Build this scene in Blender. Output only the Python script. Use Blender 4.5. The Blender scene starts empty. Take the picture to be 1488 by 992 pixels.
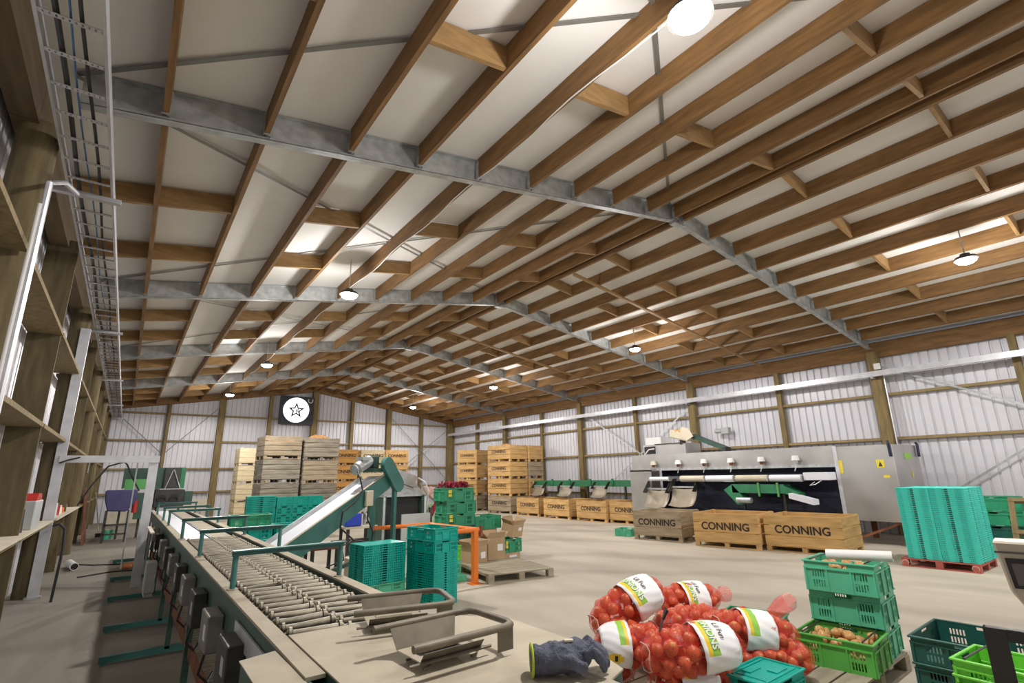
import bpy, bmesh, math, random
from mathutils import Vector, Matrix
C = bpy.context.scene
COL = C.collection
R = math.radians
random.seed(7)

# ------------------------------------------------------------------ camera, world, exposure
CM = [[0.80669635, 0.1356249, 0.5751929], [-0.59070876, 0.21377696, 0.77805049], [-0.01743997, -0.96742198, 0.25256791]]
cd = bpy.data.cameras.new('camera'); cam = bpy.data.objects.new('camera', cd); COL.objects.link(cam)
cd.sensor_width = 36.0; cd.lens = 741.9 / 1488 * 36; cd.clip_start = 0.05; cd.clip_end = 200
m = Matrix(((CM[0][0], -CM[0][1], -CM[0][2], 0), (CM[1][0], -CM[1][1], -CM[1][2], 0), (CM[2][0], -CM[2][1], -CM[2][2], 1.65), (0, 0, 0, 1)))
cam.matrix_world = m
C.camera = cam
C.view_settings.view_transform = 'Standard'; C.view_settings.look = 'None'
C.view_settings.gamma = 1; C.view_settings.use_curve_mapping = False
C.view_settings.exposure = 0.60
w = bpy.data.worlds.new('world'); C.world = w; w.use_nodes = True
w.node_tree.nodes['Background'].inputs[0].default_value = (0.75, 0.85, 1, 1)
w.node_tree.nodes['Background'].inputs[1].default_value = 0.2
LAMP_W = 330.0
LAMP_SIDE = 0.22
DROP = 0.20
LAMPS = [(2.95, 1.67), (11.28, 1.94), (2.9, 9.0), (11.4, 9.44), (2.96, 16.33), (11.51, 16.88), (2.93, 23.0), (11.44, 24.14), (11.4, -5.6)]

# ------------------------------------------------------------------ materials
def mat(name, col, rough=0.6, metal=0.0, var=0.0, scale=4.0, stretch=(1, 1, 1), bump=0.0, bscale=20.0, col2=None, spec=0.5, emit=None, es=0.0, alpha=1.0, detail=5.0, trans=0.0, coord='Object'):
    mt = bpy.data.materials.new(name); mt.use_nodes = True
    nt = mt.node_tree; b = nt.nodes['Principled BSDF']
    b.inputs['Roughness'].default_value = rough; b.inputs['Metallic'].default_value = metal
    b.inputs['Base Color'].default_value = (*col, 1); b.inputs['Specular IOR Level'].default_value = spec
    tc = mp = None
    if var or bump or col2:
        tc = nt.nodes.new('ShaderNodeTexCoord'); mp = nt.nodes.new('ShaderNodeMapping')
        nt.links.new(tc.outputs[coord], mp.inputs[0]); mp.inputs['Scale'].default_value = stretch
    if var or col2:
        n = nt.nodes.new('ShaderNodeTexNoise'); n.inputs['Scale'].default_value = scale; n.inputs['Detail'].default_value = detail
        nt.links.new(mp.outputs[0], n.inputs[0])
        r = nt.nodes.new('ShaderNodeValToRGB')
        c2 = col2 or tuple(max(0, c * (1 - var)) for c in col)
        c1 = col if col2 else tuple(min(1, c * (1 + var)) for c in col)
        r.color_ramp.elements[0].position = 0.32; r.color_ramp.elements[0].color = (*c2, 1)
        r.color_ramp.elements[1].position = 0.68; r.color_ramp.elements[1].color = (*c1, 1)
        nt.links.new(n.outputs[0], r.inputs[0])
        last = r.outputs[0]
        oi = nt.nodes.new('ShaderNodeObjectInfo'); hv = nt.nodes.new('ShaderNodeHueSaturation')
        mr = nt.nodes.new('ShaderNodeMapRange'); mr.inputs[3].default_value = 1 - var * 0.5; mr.inputs[4].default_value = 1 + var * 0.5
        nt.links.new(oi.outputs['Random'], mr.inputs[0]); nt.links.new(mr.outputs[0], hv.inputs['Value']); nt.links.new(last, hv.inputs['Color'])
        nt.links.new(hv.outputs[0], b.inputs['Base Color'])
    if bump:
        n2 = nt.nodes.new('ShaderNodeTexNoise'); n2.inputs['Scale'].default_value = bscale; n2.inputs['Detail'].default_value = 4
        nt.links.new(mp.outputs[0], n2.inputs[0])
        bp = nt.nodes.new('ShaderNodeBump'); bp.inputs['Strength'].default_value = bump; bp.inputs['Distance'].default_value = 0.02
        nt.links.new(n2.outputs[0], bp.inputs['Height']); nt.links.new(bp.outputs[0], b.inputs['Normal'])
    if emit:
        b.inputs['Emission Color'].default_value = (*emit, 1); b.inputs['Emission Strength'].default_value = es
    if alpha < 1: b.inputs['Alpha'].default_value = alpha
    if trans: b.inputs['Transmission Weight'].default_value = trans
    return mt

M = {}
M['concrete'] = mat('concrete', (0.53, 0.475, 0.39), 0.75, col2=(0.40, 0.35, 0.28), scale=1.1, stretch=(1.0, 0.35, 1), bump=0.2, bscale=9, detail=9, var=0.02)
M['purlin'] = mat('purlin_timber', (0.215, 0.112, 0.036), 0.7, var=0.28, scale=3, stretch=(6, 0.7, 6), bump=0.1, bscale=12)
M['oldpost'] = mat('weathered_treated_timber', (0.125, 0.095, 0.045), 0.85, var=0.3, scale=3, stretch=(5, 5, 0.7), bump=0.15, bscale=10)
M['darkpost'] = mat('dark_timber', (0.13, 0.085, 0.04), 0.8, var=0.25, scale=3, stretch=(5, 0.7, 5))
M['block'] = mat('blocking_timber', (0.33, 0.195, 0.075), 0.7, var=0.2, scale=4, stretch=(1, 5, 5))
M['post'] = mat('post_timber', (0.20, 0.145, 0.06), 0.8, var=0.25, scale=3, stretch=(5, 5, 0.7), bump=0.15, bscale=10)
M['girt'] = mat('girt_timber', (0.30, 0.22, 0.10), 0.8, var=0.18, scale=4, stretch=(1, 1, 4))
M['liner'] = mat('roof_underlay', (0.86, 0.85, 0.83), 0.8, var=0.03, scale=1.2, bump=0.2, bscale=2.5)
M['clad'] = mat('corrugated_cladding', (0.68, 0.68, 0.73), 0.4, metal=0.0, var=0.04, scale=1.0)
M['galv'] = mat('galvanised_steel', (0.48, 0.50, 0.50), 0.42, metal=0.55, var=0.2, scale=8)
M['galv2'] = mat('bright_galvanised_steel', (0.62, 0.63, 0.66), 0.4, metal=0.5, var=0.1, scale=6)
M['stain'] = mat('stainless_steel', (0.50, 0.49, 0.48), 0.33, metal=0.75, var=0.12, scale=1.5)
M['strap'] = mat('steel_strap', (0.30, 0.30, 0.29), 0.5, metal=0.6)
M['dark'] = mat('dark_steel', (0.05, 0.05, 0.045), 0.5, metal=0.3, var=0.3, scale=9)
M['black'] = mat('black_rubber', (0.015, 0.015, 0.015), 0.6)
M['cable'] = mat('black_cable', (0.02, 0.02, 0.02), 0.5)
M['bluecable'] = mat('blue_cable', (0.05, 0.16, 0.35), 0.5)
M['white'] = mat('white_paint', (0.8, 0.8, 0.78), 0.5)
M['box_grey'] = mat('dusty_grey_box', (0.22, 0.21, 0.19), 0.6, var=0.2)
M['plastic_grey'] = mat('grey_plastic', (0.45, 0.47, 0.46), 0.5)
M['green_paint'] = mat('green_machine_paint', (0.035, 0.085, 0.062), 0.45, var=0.2, scale=6)
M['teal_paint'] = mat('teal_machine_paint', (0.05, 0.17, 0.155), 0.38, var=0.15, scale=5)
M['dusty'] = mat('dust_covered_paint', (0.44, 0.385, 0.29), 0.85, var=0.10, scale=5, bump=0.1)
M['roller'] = mat('worn_roller', (0.37, 0.33, 0.25), 0.5, metal=0.3, var=0.2, scale=20)
M['chrome'] = mat('chrome', (0.7, 0.7, 0.68), 0.22, metal=0.9)
M['belt'] = mat('white_belt', (0.78, 0.80, 0.86), 0.5)
M['fgreen'] = mat('fresh_green_paint', (0.03, 0.20, 0.09), 0.45, var=0.15, scale=6)
M['lgreen'] = mat('bright_green_paint', (0.10, 0.36, 0.10), 0.5, var=0.1)
M['rust'] = mat('rusty_steel', (0.20, 0.07, 0.03), 0.8, var=0.4, scale=8)
M['rtube'] = mat('dusty_steel_tube', (0.17, 0.145, 0.105), 0.55, metal=0.3, var=0.25, scale=10)
M['teal'] = mat('teal_crate_plastic', (0.0, 0.38, 0.31), 0.35, var=0.08, scale=6)
M['turq'] = mat('turquoise_crate_plastic', (0.06, 0.72, 0.60), 0.42, var=0.05, scale=6)
M['green'] = mat('green_crate_plastic', (0.025, 0.30, 0.15), 0.42, var=0.1, scale=6)
M['mint'] = mat('mint_crate_plastic', (0.10, 0.50, 0.30), 0.4, var=0.06, scale=6)
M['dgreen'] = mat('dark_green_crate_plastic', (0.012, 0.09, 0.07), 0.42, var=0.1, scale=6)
M['lime'] = mat('lime_crate_plastic', (0.16, 0.60, 0.05), 0.42, var=0.05, scale=6)
M['mid'] = mat('mid_green_crate_plastic', (0.11, 0.46, 0.08), 0.42, var=0.06, scale=6)
M['binwood'] = mat('new_bin_timber', (0.58, 0.36, 0.14), 0.75, var=0.2, scale=3, stretch=(0.7, 5, 5), bump=0.1)
M['binorange'] = mat('orange_bin_timber', (0.52, 0.27, 0.07), 0.75, var=0.2, scale=3, stretch=(0.7, 5, 5))
M['binpale'] = mat('pale_bin_timber', (0.62, 0.52, 0.33), 0.75, var=0.15, scale=3, stretch=(0.7, 5, 5))
M['bingrey'] = mat('weathered_bin_timber', (0.27, 0.235, 0.18), 0.85, var=0.3, scale=3, stretch=(0.7, 5, 5), bump=0.1)
M['binbrown'] = mat('greybrown_bin_timber', (0.38, 0.30, 0.20), 0.85, var=0.25, scale=3, stretch=(0.7, 5, 5))
M['pallet'] = mat('pallet_timber', (0.33, 0.29, 0.21), 0.85, var=0.2, scale=3, stretch=(0.7, 5, 5))
M['redpallet'] = mat('red_pallet_paint', (0.48, 0.12, 0.09), 0.7, var=0.2, scale=5)
M['ink'] = mat('stencil_ink', (0.035, 0.025, 0.02), 0.8)
M['onion'] = mat('onion_skin', (0.66, 0.27, 0.10), 0.35, col2=(0.50, 0.14, 0.05), scale=14, stretch=(1, 1, 0.4), var=0.15)
M['onion2'] = mat('brown_onion_skin', (0.68, 0.40, 0.16), 0.4, col2=(0.52, 0.25, 0.08), scale=14, var=0.15)
M['card'] = mat('cardboard', (0.48, 0.34, 0.20), 0.85, var=0.08, scale=4)
M['orange'] = mat('orange_paint', (0.78, 0.19, 0.02), 0.4)
M['yellow'] = mat('yellow_sticker', (0.8, 0.65, 0.05), 0.5)
M['chute'] = mat('worn_sheet_metal', (0.36, 0.31, 0.24), 0.5, metal=0.3, var=0.1, scale=3)
M['ply'] = mat('pale_board', (0.60, 0.54, 0.42), 0.8, var=0.08)
M['red'] = mat('red_paint', (0.45, 0.03, 0.02), 0.5)
M['navy'] = mat('navy_machine_paint', (0.008, 0.012, 0.04), 0.5, var=0.2)
M['purple'] = mat('purple_tarpaulin', (0.05, 0.045, 0.13), 0.6, var=0.2)
M['cloth'] = mat('blue_grey_knit', (0.10, 0.11, 0.15), 0.95, var=0.25, scale=30, bump=0.5, bscale=120)
M['cream'] = mat('cream_plastic', (0.62, 0.55, 0.42), 0.5)
M['screen'] = mat('smoked_window', (0.16, 0.14, 0.12), 0.25, var=0.1)
M['angle'] = mat('dark_angle_steel', (0.035, 0.03, 0.025), 0.5, var=0.3)
M['labelgreen'] = mat('label_green', (0.30, 0.58, 0.08), 0.5)
M['labelyel'] = mat('label_yellow', (0.85, 0.58, 0.03), 0.5)
M['labelwhite'] = mat('label_paper', (0.85, 0.85, 0.86), 0.45)
M['bluecup'] = mat('blue_plastic', (0.02, 0.06, 0.5), 0.4)
M['magenta'] = mat('crimson_mesh_cloth', (0.22, 0.01, 0.03), 0.9, var=0.5, scale=12)
M['pink'] = mat('pale_pink_cloth', (0.62, 0.38, 0.34), 0.9, var=0.2)
M['palegreen'] = mat('pale_green_bag', (0.42, 0.58, 0.38), 0.7, var=0.1)
M['lampglow'] = mat('lamp_glow', (1, 1, 1), 0.5, emit=(1, 0.97, 0.95), es=30)
M['signglow'] = mat('sign_glow', (1, 1, 1), 0.5, emit=(0.9, 0.94, 1), es=1.0)
M['signboard'] = mat('dark_sign_board', (0.035, 0.035, 0.05), 0.6, var=0.2)
M['redwood'] = mat('red_machine_wood', (0.17, 0.06, 0.035), 0.7, var=0.3)
M['hivis'] = mat('lime_cuff', (0.45, 0.55, 0.05), 0.8)

def floor_shade_tracks(mt):
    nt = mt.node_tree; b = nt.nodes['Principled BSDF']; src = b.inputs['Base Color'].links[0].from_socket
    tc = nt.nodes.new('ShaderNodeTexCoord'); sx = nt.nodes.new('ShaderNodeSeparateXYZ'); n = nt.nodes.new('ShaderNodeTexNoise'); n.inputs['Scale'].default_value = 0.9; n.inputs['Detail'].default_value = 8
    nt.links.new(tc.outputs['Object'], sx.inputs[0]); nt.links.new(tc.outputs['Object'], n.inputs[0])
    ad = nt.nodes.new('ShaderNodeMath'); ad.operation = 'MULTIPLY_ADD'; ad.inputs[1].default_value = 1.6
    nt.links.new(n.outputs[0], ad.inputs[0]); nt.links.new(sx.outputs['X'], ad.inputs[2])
    mr = nt.nodes.new('ShaderNodeMapRange'); mr.inputs[1].default_value = 1.7; mr.inputs[2].default_value = 3.4; mr.inputs[3].default_value = 0.50; mr.inputs[4].default_value = 1.0  # shade of the left aisle put into the concrete colour, fading to the right
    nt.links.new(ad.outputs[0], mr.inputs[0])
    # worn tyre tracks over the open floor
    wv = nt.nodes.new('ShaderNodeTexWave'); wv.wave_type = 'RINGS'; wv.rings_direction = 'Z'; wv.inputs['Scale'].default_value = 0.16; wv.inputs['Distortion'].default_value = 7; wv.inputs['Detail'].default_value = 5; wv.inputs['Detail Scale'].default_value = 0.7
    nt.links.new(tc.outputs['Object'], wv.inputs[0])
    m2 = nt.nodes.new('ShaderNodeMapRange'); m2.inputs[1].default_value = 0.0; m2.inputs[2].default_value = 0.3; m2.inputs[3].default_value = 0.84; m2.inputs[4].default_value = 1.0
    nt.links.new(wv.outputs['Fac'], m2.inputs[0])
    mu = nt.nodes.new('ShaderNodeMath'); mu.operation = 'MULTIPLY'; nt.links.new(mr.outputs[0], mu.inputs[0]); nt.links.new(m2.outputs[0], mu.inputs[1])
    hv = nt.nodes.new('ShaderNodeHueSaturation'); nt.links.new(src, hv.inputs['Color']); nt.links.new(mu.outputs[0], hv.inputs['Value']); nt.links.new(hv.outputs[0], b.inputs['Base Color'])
floor_shade_tracks(M['concrete'])

def net_mat():
    mt = bpy.data.materials.new('red_onion_net'); mt.use_nodes = True; nt = mt.node_tree
    b = nt.nodes['Principled BSDF']; b.inputs['Base Color'].default_value = (0.75, 0.03, 0.02, 1); b.inputs['Roughness'].default_value = 0.45
    out = nt.nodes['Material Output']
    tr = nt.nodes.new('ShaderNodeBsdfTransparent'); mx = nt.nodes.new('ShaderNodeMixShader')
    tc = nt.nodes.new('ShaderNodeTexCoord')
    vo = nt.nodes.new('ShaderNodeTexVoronoi'); vo.feature = 'DISTANCE_TO_EDGE'; vo.inputs['Scale'].default_value = 150
    nt.links.new(tc.outputs['Object'], vo.inputs['Vector'])
    mr = nt.nodes.new('ShaderNodeMapRange'); mr.inputs[1].default_value = 0.02; mr.inputs[2].default_value = 0.20; mr.inputs[3].default_value = 0.75; mr.inputs[4].default_value = 0.05
    nt.links.new(vo.outputs['Distance'], mr.inputs[0]); nt.links.new(mr.outputs[0], mx.inputs[0])
    nt.links.new(tr.outputs[0], mx.inputs[1]); nt.links.new(b.outputs[0], mx.inputs[2]); nt.links.new(mx.outputs[0], out.inputs[0])
    return mt
M['net'] = net_mat()

# ------------------------------------------------------------------ mesh helpers
class MB:
    def __init__(s): s.v = []; s.f = []
    def add(s, vs, fs):
        n = len(s.v); s.v += [tuple(v) for v in vs]; s.f += [tuple(i + n for i in f) for f in fs]; return s
    def box(s, x0, x1, y0, y1, z0, z1):
        vs = [(x0, y0, z0), (x1, y0, z0), (x1, y1, z0), (x0, y1, z0), (x0, y0, z1), (x1, y0, z1), (x1, y1, z1), (x0, y1, z1)]
        return s.add(vs, [(0, 3, 2, 1), (4, 5, 6, 7), (0, 1, 5, 4), (1, 2, 6, 5), (2, 3, 7, 6), (3, 0, 4, 7)])
    def bar(s, p0, p1, a, b, up=(0, 0, 1)):
        """rectangular bar from p0 to p1, width a sideways, height b along up"""
        p0 = Vector(p0); p1 = Vector(p1); d = (p1 - p0).normalized(); u = Vector(up)
        sd = d.cross(u)
        if sd.length < 1e-5: sd = d.cross(Vector((1, 0, 0)))
        sd.normalize(); u = sd.cross(d).normalized()
        vs = []
        for p in (p0, p1):
            for i, j in ((-1, -1), (1, -1), (1, 1), (-1, 1)): vs.append(p + sd * (i * a / 2) + u * (j * b / 2))
        return s.add(vs, [(0, 1, 2, 3), (7, 6, 5, 4), (0, 4, 5, 1), (1, 5, 6, 2), (2, 6, 7, 3), (3, 7, 4, 0)])
    def cyl(s, p0, p1, r0, r1=None, n=12, cap=True):
        r1 = r0 if r1 is None else r1
        p0 = Vector(p0); p1 = Vector(p1); d = (p1 - p0).normalized()
        a = d.orthogonal().normalized(); b = d.cross(a)
        vs = []
        for p, r in ((p0, r0), (p1, r1)):
            for i in range(n): t = 2 * math.pi * i / n; vs.append(p + a * (r * math.cos(t)) + b * (r * math.sin(t)))
        fs = [(i, (i + 1) % n, n + (i + 1) % n, n + i) for i in range(n)]
        if cap: fs += [tuple(range(n - 1, -1, -1)), tuple(range(n, 2 * n))]
        return s.add(vs, fs)
    def tube(s, pts, r, n=8):
        pts = [Vector(p) for p in pts]; rings = []
        a = None
        for i, p in enumerate(pts):
            d = (pts[min(i + 1, len(pts) - 1)] - pts[max(i - 1, 0)]).normalized()
            a = (d.orthogonal() if a is None else a - d * a.dot(d)).normalized(); b = d.cross(a)
            rings.append([p + a * (r * math.cos(2 * math.pi * k / n)) + b * (r * math.sin(2 * math.pi * k / n)) for k in range(n)])
        vs = [v for g in rings for v in g]; fs = []
        for i in range(len(rings) - 1):
            for k in range(n): fs.append((i * n + k, i * n + (k + 1) % n, (i + 1) * n + (k + 1) % n, (i + 1) * n + k))
        fs += [tuple(range(n - 1, -1, -1)), tuple(range((len(rings) - 1) * n, len(rings) * n))]
        return s.add(vs, fs)
    def prism(s, poly, z0, z1):
        n = len(poly)
        return s.add([(x, y, z0) for x, y in poly] + [(x, y, z1) for x, y in poly],
                     [tuple(range(n - 1, -1, -1)), tuple(range(n, 2 * n))] + [(i, (i + 1) % n, n + (i + 1) % n, n + i) for i in range(n)])
    def prism_y(s, poly, y0, y1):
        n = len(poly)
        return s.add([(x, y0, z) for x, z in poly] + [(x, y1, z) for x, z in poly],
                     [tuple(range(n)), tuple(range(2 * n - 1, n - 1, -1))] + [(i, n + i, n + (i + 1) % n, (i + 1) % n) for i in range(n)])
    def prism_x(s, poly, x0, x1):
        n = len(poly)
        return s.add([(x0, y, z) for y, z in poly] + [(x1, y, z) for y, z in poly],
                     [tuple(range(n - 1, -1, -1)), tuple(range(n, 2 * n))] + [(i, (i + 1) % n, n + (i + 1) % n, n + i) for i in range(n)])
    def ball(s, c, r, n=10, k=7, sz=1.0):
        vs = []; fs = []
        for j in range(1, k):
            t = math.pi * j / k
            for i in range(n):
                p = 2 * math.pi * i / n; vs.append((c[0] + r * math.sin(t) * math.cos(p), c[1] + r * math.sin(t) * math.sin(p), c[2] + r * sz * math.cos(t)))
        vs += [(c[0], c[1], c[2] + r * sz * 1.08), (c[0], c[1], c[2] - r * sz)]
        for j in range(k - 2):
            for i in range(n): fs.append((j * n + i, (j + 1) * n + i, (j + 1) * n + (i + 1) % n, j * n + (i + 1) % n))
        top, bot = len(vs) - 2, len(vs) - 1
        for i in range(n): fs.append((top, i, (i + 1) % n)); fs.append((bot, (k - 2) * n + (i + 1) % n, (k - 2) * n + i))
        return s.add(vs, fs)
    def mesh(s, name, m, smooth=False, bevel=0.0):
        me = bpy.data.meshes.new(name); me.from_pydata(s.v, [], s.f)
        me.materials.append(m); me.update()
        bm = bmesh.new(); bm.from_mesh(me); bmesh.ops.recalc_face_normals(bm, faces=bm.faces)
        if bevel: bmesh.ops.bevel(bm, geom=bm.edges[:], offset=bevel, segments=1, affect='EDGES')
        bm.to_mesh(me); bm.free()
        if smooth:
            me.polygons.foreach_set('use_smooth', [True] * len(me.polygons)); me.set_sharp_from_angle(angle=R(40))
        return me
    def build(s, name, m, parent=None, smooth=False, bevel=0.0, **kw):
        o = bpy.data.objects.new(name, s.mesh(name, m, smooth, bevel)); COL.objects.link(o)
        if parent: o.parent = parent
        for k, v in kw.items(): o[k] = v
        return o

def part(name, me, parent, loc=(0, 0, 0), rot=(0, 0, 0), **kw):
    o = bpy.data.objects.new(name, me); COL.objects.link(o); o.parent = parent; o.location = loc; o.rotation_euler = rot
    for k, v in kw.items(): o[k] = v
    return o
def tag(o, label, cat, group=None, kind=None):
    if label: o['label'] = label
    if cat: o['category'] = cat
    if group: o['group'] = group
    if kind: o['kind'] = kind
    return o
def thing(name, label, cat, loc=(0, 0, 0), rz=0, group=None):
    o = bpy.data.objects.new(name, None); COL.objects.link(o); o.location = loc; o.rotation_euler = (0, 0, rz)
    o.empty_display_size = 0.2
    return tag(o, label, cat, group)
def struct(o): o['kind'] = 'structure'; return o
def dup(root, loc, rz=0, label=None, group=None, rot=None):
    r = root.copy(); COL.objects.link(r); r.location = loc; r.rotation_euler = rot or (0, 0, rz)
    if label: r['label'] = label
    if group: r['group'] = group
    for ch in list(root.children):
        c = ch.copy(); COL.objects.link(c); c.parent = r
        for g in list(ch.children):
            d = g.copy(); COL.objects.link(d); d.parent = c
    return r
TXT = {}
def text_mesh(s, size, m, depth=0.002, bold=0.0):
    k = (s, size, m.name, bold)
    if k in TXT: return TXT[k]
    cu = bpy.data.curves.new('lettering', 'FONT'); cu.body = s; cu.size = size; cu.extrude = depth / 2; cu.offset = bold
    cu.align_x = 'CENTER'; cu.align_y = 'CENTER'
    o = bpy.data.objects.new('lettering_source', cu); COL.objects.link(o)
    dg = bpy.context.evaluated_depsgraph_get(); dg.update()
    me = bpy.data.meshes.new_from_object(o.evaluated_get(dg)); me.name = 'lettering'
    bpy.data.objects.remove(o); me.materials.clear(); me.materials.append(m)
    TXT[k] = me
    return me
ORD = ['first', 'second', 'third', 'fourth', 'fifth', 'sixth', 'seventh', 'eighth', 'ninth', 'tenth', 'eleventh', 'twelfth']
def ordn(n):
    if n < 12: return ORD[n]
    n += 1; s = 'th' if 10 < n % 100 < 20 else {1: 'st', 2: 'nd', 3: 'rd'}.get(n % 10, 'th')
    return f'{n}{s}'

# ------------------------------------------------------------------ the shed shell
XL, XR, XM, ZR, SL = -0.85, 16.0, 7.65, 6.15, 0.1663
FR = [-0.64, 5.13, 10.9, 16.67, 22.44, 28.2]
YF, YB = -6.4, 28.3
def zr(x): return ZR - SL * abs(x - XM)        # underside of the rafters

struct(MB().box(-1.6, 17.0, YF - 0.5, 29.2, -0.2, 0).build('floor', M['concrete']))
# roof: white underlay above the purlins
mb = MB()
for x0, x1 in ((-1.35, XM), (XM, 16.5)):
    z0, z1 = zr(x0) + 0.33, zr(x1) + 0.33
    mb.add([(x0, YF - .2, z0), (x1, YF - .2, z1), (x1, 28.6, z1), (x0, 28.6, z0), (x0, YF - .2, z0 + .08), (x1, YF - .2, z1 + .08), (x1, 28.6, z1 + .08), (x0, 28.6, z0 + .08)],
           [(0, 1, 2, 3), (7, 6, 5, 4), (0, 4, 5, 1), (2, 6, 7, 3), (0, 3, 7, 4), (1, 5, 6, 2)])
struct(mb.build('ceiling', M['liner']))
def corr(p0, dirv, length, nrm, ztop, name, z0=0.0):
    """corrugated sheet wall; ztop(s) gives its height"""
    mb = MB(); d = Vector(dirv); nn = Vector(nrm); s = 0.0; prof = []
    while s < length:
        for ds, h in ((0.0, 0), (0.125, 0), (0.138, 0.04), (0.172, 0.04), (0.185, 0)):
            if s + ds <= length: prof.append((s + ds, h))
        s += 0.2
    prof.append((length, 0))
    vs = []
    for q, h in prof:
        b = Vector(p0) + d * q - nn * h
        vs.append((b.x, b.y, z0)); vs.append((b.x, b.y, ztop(q)))
    fs = [(2 * i, 2 * i + 2, 2 * i + 3, 2 * i + 1) for i in range(len(prof) - 1)]
    mb.add(vs, fs)
    o = mb.build(name, M['clad'])
    so = o.modifiers.new('sheet', 'SOLIDIFY'); so.thickness = 0.004
    return struct(o)
corr((-1.2, 28.35, 0), (1, 0, 0), 17.5, (0, -1, 0), lambda s: zr(-1.2 + s) + 0.30, 'wall_back')
corr((16.22, YF, 0), (0, 1, 0), 28.35 - YF, (-1, 0, 0), lambda s: zr(16.22) + 0.30, 'wall_right')
corr((-1.2, YF, 0), (0, 1, 0), 28.35 - YF, (1, 0, 0), lambda s: zr(-1.2) + 0.30, 'wall_left')
corr((-1.2, YF, 0), (1, 0, 0), 17.5, (0, 1, 0), lambda s: zr(-1.2 + s) + 0.30, 'wall_front')

BAY = ['nearest bay', 'second bay', 'third bay', 'fourth bay', 'farthest bay']
# galvanised rafters
def rafter(side, Y, lab):
    xa, xb = (XM, XL + 0.1) if side == 'left' else (XM, XR - 0.1)
    mb = MB()
    def seg(y0, y1, h0, h1):
        mb.add([(xa, y0, zr(xa) + h0), (xb, y0, zr(xb) + h0), (xb, y1, zr(xb) + h0), (xa, y1, zr(xa) + h0),
                (xa, y0, zr(xa) + h1), (xb, y0, zr(xb) + h1), (xb, y1, zr(xb) + h1), (xa, y1, zr(xa) + h1)],
               [(0, 3, 2, 1), (4, 5, 6, 7), (0, 1, 5, 4), (1, 2, 6, 5), (2, 3, 7, 6), (3, 0, 4, 7)])
    seg(Y - 0.004, Y + 0.004, 0, 0.32); seg(Y - 0.05, Y + 0.05, 0, 0.006); seg(Y - 0.05, Y + 0.05, 0.314, 0.32)
    seg(Y - 0.05, Y - 0.046, 0, 0.03); seg(Y + 0.046, Y + 0.05, 0, 0.03)
    return tag(mb.build('steel_rafter', M['galv']), lab, 'rafter', 'galvanised roof rafters')
FN = ['behind the camera', 'nearest the camera', 'second from the camera', 'third from the camera', 'fourth from the camera']
for i, Y in enumerate(FR[:5]):
    for sd in ('left', 'right'):
        rafter(sd, Y, f'galvanised steel rafter on the {sd} slope, {FN[i]}')
    tag(MB().box(XM - 0.13, XM + 0.13, Y - 0.06, Y + 0.06, ZR - 0.06, ZR - 0.03).box(XM - 0.02, XM + 0.02, Y - .05, Y + .05, ZR - .05, ZR + 0.2).build('ridge_bracket', M['galv']),
        f'bolted steel ridge bracket where the rafters {FN[i]} meet', 'bracket', 'ridge brackets')
# gable beams
for sd, x0, x1 in (('left', -1.1, XM), ('right', XM, 16.1)):
    mb = MB(); mb.add([(x0, 28.12, zr(x0) - .02), (x1, 28.12, zr(x1) - .02), (x1, 28.3, zr(x1) - .02), (x0, 28.3, zr(x0) - .02), (x0, 28.12, zr(x0) + .3), (x1, 28.12, zr(x1) + .3), (x1, 28.3, zr(x1) + .3), (x0, 28.3, zr(x0) + .3)],
                      [(0, 3, 2, 1), (4, 5, 6, 7), (0, 1, 5, 4), (1, 2, 6, 5), (2, 3, 7, 6), (3, 0, 4, 7)])
    tag(mb.build('gable_beam', M['purlin']), f'brown timber gable beam along the {sd} half of the back wall', 'beam')
# purlins
LX = [6.76, 5.87, 5.0, 4.12, 3.25, 2.39, 1.55, 0.69, -0.15]
RX = [8.6 + 0.83 * k for k in range(9)]
def purlin_mesh(y0, y1, slope):
    mb = MB(); t = 0.048
    L = y1 - y0 - 0.02
    c = slope * t / 2
    mb.add([(-t / 2, 0, 0.05 - c), (t / 2, 0, 0.05 + c), (t / 2, L, 0.05 + c), (-t / 2, L, 0.05 - c), (-t / 2, 0, 0.325 - c), (t / 2, 0, 0.325 + c), (t / 2, L, 0.325 + c), (-t / 2, L, 0.325 - c)],
           [(0, 3, 2, 1), (4, 5, 6, 7), (0, 1, 5, 4), (1, 2, 6, 5), (2, 3, 7, 6), (3, 0, 4, 7)])
    return mb.mesh('purlin', M['purlin'])
hang = MB().box(-0.035, 0.035, -0.003, 0.003, 0.03, 0.28).box(-0.035, -0.029, 0, 0.05, 0.03, 0.26).box(0.029, 0.035, 0, 0.05, 0.03, 0.26).mesh('hanger', M['galv'])
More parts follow.
